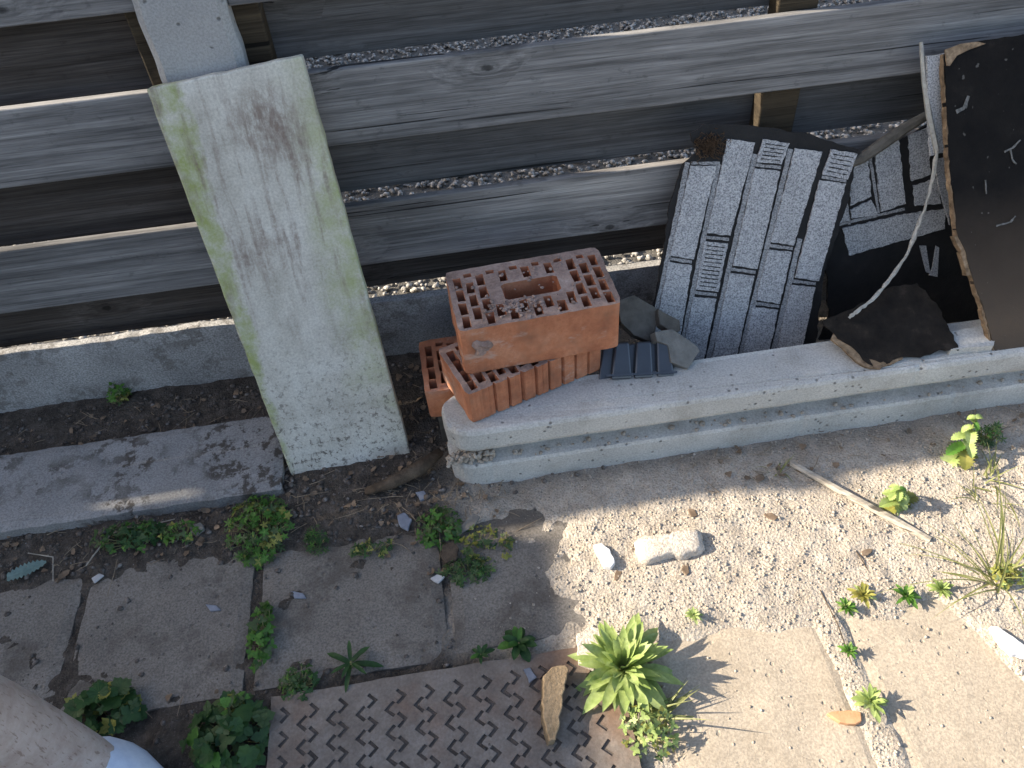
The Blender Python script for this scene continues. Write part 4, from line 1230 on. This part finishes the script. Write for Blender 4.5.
clump(372, 552, .045, .02, 40, .008, 'low yellow tipped weed in the middle of the dark soil', [LD, LY], 3, 13, .025)
clump(126, 408, .026, .022, 34, .012, 'bright green weed on the soil between the low slab and the fence', [LG, LY], 3, 14, .045)
clump(264, 640, .02, .065, 60, .013, 'green weed growing along the joint between two shaded slabs', [LG, LD], 3, 15, .04)
clump(299, 685, .032, .032, 90, .007, 'round dark green tuft at the upper left corner of the iron cover', [LD, LG], 3, 16, .03)
clump(232, 738, .068, .058, 75, .019, 'big dark leaved weed left of the iron cover', [LD, LG], 3, 18, .055, notch=.16)
clump(240, 712, .03, .02, 24, .013, 'fresh green leaves at the joint above the big dark weed', [LG, LY], 3, 19, .06, notch=.2)
clump(104, 712, .062, .042, 50, .020, 'broad leaved weed with a yellow leaf beside the bare leg', [LD, LY], 4, 20, .05, notch=.14)
rosette(352, 665, .05, 9, 'long leaved star shaped weed at the top edge of the iron cover', [LD, LG], .1, 1, .10, 21, .004, WG)
rosette(519, 645, .036, 14, 'dark green rosette at the top edge of the iron cover near its right corner', [LD, LG], .3, 2, .2, 22, .004, WG)
rosette(481, 656, .022, 8, 'tiny green rosette at the middle of the cover top edge', [LD, LG], .3, 1, .2, 23, .004, WG)
for px, py, rad, lab, mt in ((862, 597, .024, 'small yellow green tuft on the sand at the slab corner', LY), (905, 598, .024, 'brownish tuft, middle of the row of three small tufts', LG), (940, 591, .022, 'pale tuft, rightmost of the row of three small tufts', LP),
                             (845, 609, .02, 'little green tuft just below the slab corner tuft', LG), (848, 652, .016, 'sparse green tuft halfway down the sandy slab joint', LG), (869, 703, .03, 'grassy tuft behind the terracotta shard', LP), (693, 617, .016, 'tiny sprout on the sand right of the leafy rosette', LP),
                             (125, 408, .03, None, None)):
    if lab: rosette(px, py, rad, 24, lab, [mt, LP], .6, 2, .15, int(px), .006, WG, 'weed_tuft')
def nettle(px, py, H, label, seed, lean):
    c = G(px, py, 0); r_ = random.Random(seed)
    t = thing('nettle', c, label, 'weed', 'young nettles by the lying post')
    b = MB(); s = MB()
    tip = c + V((lean[0], lean[1], H))
    s.tube([c + V((0, 0, -.01)), c.lerp(tip, .5) + V((.004, 0, 0)), tip], [.0018, .0016, .0010], 5)
    for k in range(9):
        t_ = .15 + .85 * k / 8
        p = c.lerp(tip, t_)
        for q in range(2):
            a = k * 1.57 + q * 3.14 + r_.uniform(-.5, .5)
            L = .046 * (1.2 - .8 * t_) * r_.uniform(.7, 1.2)
            leaf_blade(b, p, (math.cos(a), math.sin(a), r_.uniform(-.2, .7)), L, L * r_.uniform(.24, .32), r_.uniform(.6, 2.2), r_.uniform(.1, .5), .2, 15, LANCE, mi=r_.choice((0, 0, 0, 0, 1)) if t_ > .35 else r_.choice((0, 3)))
    b.build('leaves', [LP, LG, M['leaf_mid'], LY], t, fix=False); s.build('stem', M['stalk'], t)
nettle(958, 460, .115, 'young nettle standing in front of the groove of the lying post', 4, (.0, .01))
nettle(895, 508, .065, 'young nettle with curled leaves beside the bleached stick', 6, (-.01, .0))
clump(985, 445, .03, .02, 50, .010, 'feathery dark weed at the foot of the lying post near the right edge', [LD, LG], 5, 24, .05, notch=.45)
def grass(px, py, n, L, label, seed, spread=.03, tilt=(0, 0), group=None):
    c = G(px, py, 0); r_ = random.Random(seed)
    t = thing('grass_tuft', c, label, 'grass', group)
    b = MB()
    for k in range(n):
        a = r_.uniform(0, 6.283); el = r_.uniform(.5, 1.35)
        d = V((math.cos(a) * math.cos(el) + tilt[0], math.sin(a) * math.cos(el) + tilt[1], math.sin(el)))
        leaf_blade(b, c + V((r_.uniform(-1, 1) * spread, r_.uniform(-1, 1) * spread, 0)), d, L * r_.uniform(.5, 1.1), r_.uniform(.0012, .0024), r_.uniform(.4, 1.3), .3, 0, 8, BLADE)
    b.build('blades', M['grass'], t, fix=False)
    return t
grass(1000, 588, 30, .21, 'tall dry grass tuft on the sand at the right edge', 3, .018, (-.25, .35), 'grass tufts on the sand')
clump(1005, 582, .03, .02, 40, .010, 'bright yellow green weed at the foot of the tall dry grass', [LY, LP], 3, 25, .035, group=None)
grass(985, 492, 22, .11, 'thin grass blades below the feathery dark weed', 5, .03, (-.1, .1), 'grass tufts on the sand')
grass(775, 470, 8, .05, 'few short grass blades at the end of the bleached stick', 6, .02, (0, 0), 'grass tufts on the sand')
b = MB(); c = G(25, 572, .012)
leaf_blade(b, G(7, 578, .012), G(44, 562, .014) - G(7, 578, .012), (G(46, 562) - G(7, 578)).length, .014, .05, .12, .22, 19, lambda t: max(.05, math.sin(math.pi * min(1, .12 + .86 * t)) ** .6))
tag(b.build('serrated_leaf', M['leaf_blue'], fix=False), 'blue green serrated leaf lying on the soil at the left edge', 'leaf')

# ---------------------------------------------------------------- litter
b = MB(); r_ = random.Random(77)
for k in range(760):
    if k < 560: x_, y_ = r_.uniform(-1.0, .05), r_.uniform(-.46, -.04)
    elif k < 640: x_, y_ = r_.uniform(-.2, .05), r_.uniform(-.58, -.38)
    elif k < 690: x_, y_ = r_.uniform(-.85, -.42), r_.uniform(-1.0, -.72)
    else: x_, y_ = r_.uniform(.4, 1.15), r_.uniform(-.5, -.385)
    z_ = max(gh(x_, y_), -.012) + .003
    a = r_.uniform(0, 6.283)
    if r_.random() < .55:
        L = r_.uniform(.008, .045) * (1 if r_.random() < .85 else 1.8); d = V((math.cos(a), math.sin(a), r_.uniform(-.08, .2))) * L
        p = V((x_, y_, z_)); b.tube([p, p + d * .5 + V((r_.uniform(-.003, .003), r_.uniform(-.003, .003), .001)), p + d], [.0009, .0008, .0005], 4, 0)
    else:
        lobed(b, (x_, y_, z_ + .002), (r_.uniform(-.5, .5), r_.uniform(-.5, .5), 1), r_.uniform(.003, .010), r_.choice((1, 2, 3)), a, r_.uniform(-.3, .4), 1, .2)
tag(b.build('litter', [M['twig'], M['dryleaf']], fix=False), 'dry twigs and crumbled brown leaves scattered along the fence foot', 'litter', kind='stuff')
b = MB()
for pts in ([(86, 566), (93, 556), (110, 535), (125, 528), (150, 525), (175, 519)],):
    P = [G(*p, .016) for p in pts]; b.tube(P, [.0012, .0015, .0016, .0015, .0014, .001], 5)
tag(b.build('dead_stalk', M['stick']), 'thin bent dead stalk curving over the weed at the left', 'stalk')
b = MB(); P = [G(28, 553, .012), G(53, 557, .016), G(53, 581, .012)]; b.tube(P, [.001, .0012, .0009], 5)
tag(b.build('dead_stalk', M['stick']), 'pale hooked straw beside the blue green leaf', 'stalk')
b = MB(); P = [G(845, 535, .006), G(862, 560, .008), G(872, 578, .006)]; b.tube(P, [.0009, .001, .0008], 5)
tag(b.build('dead_stalk', M['bark']), 'thin dark twig on the sand below the bleached stick', 'stalk')
b = MB(); P = [G(820, 590, .008), G(838, 625, .009), G(852, 665, .007)]; b.tube(P, [.0009, .0011, .0009], 5)
tag(b.build('dead_stalk', M['bark']), 'thin dark twig lying along the sandy slab joint', 'stalk')

# ---------------------------------------------------------------- the person whose bare leg enters at the lower left
def person(px_, py_, rot):
    cx = cy = 0.0
    t = thing('person', (0, 0, 0), 'person standing at the lower left, one bare leg and a pale shoe in view', 'person')
    sk = bpy.data.meshes.new('body')
    J = {'pel': (0, 0, .92, .135), 'sp': (0, 0, 1.12, .13), 'ch': (0, .01, 1.32, .14), 'nk': (0, .0, 1.47, .06), 'hd': (0, .03, 1.58, .085), 'ht': (0, .02, 1.69, .07)}
    E = [('pel', 'sp'), ('sp', 'ch'), ('ch', 'nk'), ('nk', 'hd'), ('hd', 'ht')]
    for s, q in ((-1, 'l'), (1, 'r')):
        fx, fy = (-.105, .0) if s < 0 else (.03, 0.0)                 # the near foot is set out to the side
        J.update({'hip' + q: (s * .095, 0, .84, .095), 'th' + q: (s * .105, .01, .68, .082), 'kn' + q: (s * .108 + fx * .35, .012 + fy * .35, .50, .058), 'cf' + q: (s * .11 + fx * .6, -.008 + fy * .6, .35, .066), 'an' + q: (s * .112 + fx, fy, .10, .042), 'ft' + q: (s * .118 + fx, .05 + fy, .04, .036), 'to' + q: (s * .125 + fx, .15 + fy, .025, .028)})
        E += [('pel', 'hip' + q), ('hip' + q, 'th' + q), ('th' + q, 'kn' + q), ('kn' + q, 'cf' + q), ('cf' + q, 'an' + q), ('an' + q, 'ft' + q), ('ft' + q, 'to' + q)]
        J.update({'sh' + q: (s * .18, 0, 1.40, .055), 'el' + q: (s * .23, -.03, 1.12, .042), 'wr' + q: (s * .22, .04, .88, .028), 'ha' + q: (s * .215, .06, .80, .026)})
        E += [('ch', 'sh' + q), ('sh' + q, 'el' + q), ('el' + q, 'wr' + q), ('wr' + q, 'ha' + q)]
    keys = list(J)
    sk.from_pydata([J[k][:3] for k in keys], [(keys.index(a), keys.index(c)) for a, c in E], [])
    o = link('body', sk, t, Matrix.Translation((cx, cy, 0)))
    m = o.modifiers.new('skin', 'SKIN'); m.use_smooth_shade = True
    for k, vtx in zip(keys, sk.skin_vertices[0].data):
        vtx.radius = (J[k][3] * (1.25 if k in ('pel', 'sp', 'ch') else 1), J[k][3] * (.85 if k in ('pel', 'sp', 'ch') else 1)); vtx.use_root = k == 'pel'
    m = o.modifiers.new('smooth', 'SUBSURF'); m.levels = 2; m.render_levels = 2
    sk.materials.append(M['skin'])
    def loft(name, mat, rings, parent=t):
        b = MB(); n = 20; vs, fs = [], []
        for (x_, y_, z_, rx, ry) in rings:
            vs += [(cx + x_ + math.cos(k / n * 6.283) * rx, cy + y_ + math.sin(k / n * 6.283) * ry, z_) for k in range(n)]
        for j in range(len(rings) - 1):
            fs += [(j * n + k, j * n + (k + 1) % n, (j + 1) * n + (k + 1) % n, (j + 1) * n + k) for k in range(n)]
        fs += [tuple(range(n - 1, -1, -1)), tuple(range((len(rings) - 1) * n, len(rings) * n))]
        b.add(vs, fs); return b.build(name, mat, parent, smooth=True)
    for s in (-1, 1):
        loft('shorts_leg', M['cloth'], [(s * .11, .005, .52, .105, .11), (s * .105, .005, .70, .11, .12), (s * .09, 0, .86, .105, .125)])
        loft('sleeve', M['shirt'], [(s * .225, -.02, 1.17, .062, .062), (s * .20, -.005, 1.32, .07, .07), (s * .15, 0, 1.42, .05, .07)])
        b = MB(); fx, fy = (-.105, .0) if s < 0 else (.03, 0.0)
        vs, fs, n = [], [], 18
        for (z_, gr) in ((0, 0), (.022, .002), (.05, -.004), (.072, -.014), (.10, -.03)):
            for k in range(n):
                a = k / n * 6.283
                ln = .145 if math.sin(a) > 0 else .085
                if z_ > .06: ln = min(ln, .11 - (z_ - .05) * 1.2)
                vs.append((cx + s * .12 + fx + math.cos(a) * (.052 + gr), cy + .03 + fy + math.sin(a) * max(.02, ln + gr), z_))
        for j in range(4):
            fs += [(j * n + k, j * n + (k + 1) % n, (j + 1) * n + (k + 1) % n, (j + 1) * n + k) for k in range(n)]
        fs += [tuple(range(n - 1, -1, -1)), tuple(range(4 * n, 5 * n))]
        b.add(vs, fs); b.build('shoe', M['shoe'], t, smooth=True)
    loft('shorts', M['cloth'], [(0, 0, .80, .20, .125), (0, 0, .90, .195, .13), (0, 0, 1.02, .175, .122)])
    loft('shirt', M['shirt'], [(0, 0, .98, .195, .135), (0, 0, 1.12, .185, .132), (0, .005, 1.30, .20, .14), (0, 0, 1.42, .15, .11), (0, 0, 1.47, .07, .07)])
    loft('hair', M['hair'], [(0, -.01, 1.60, .095, .10), (0, .0, 1.67, .098, .108), (0, .01, 1.735, .07, .08), (0, .01, 1.755, .02, .02)])
    for s in (-1, 1):
        b = MB(); b.box((cx + s * .035 - .012, cy + .118, 1.595), (cx + s * .035 + .012, cy + .126, 1.605))
        b.build('eye', M['hair'], t)
    b = MB(); b.add([(cx - .014, cy + .112, 1.555), (cx + .014, cy + .112, 1.555), (cx, cy + .112, 1.60), (cx, cy + .142, 1.56)], [(0, 1, 3), (1, 2, 3), (2, 0, 3), (0, 2, 1)])
    b.build('nose', M['skin'], t)
    t.matrix_basis = Matrix.Translation((px_, py_, 0)) @ Matrix.Rotation(rot, 4, 'Z')
person(-.787, -1.011, R(-131))
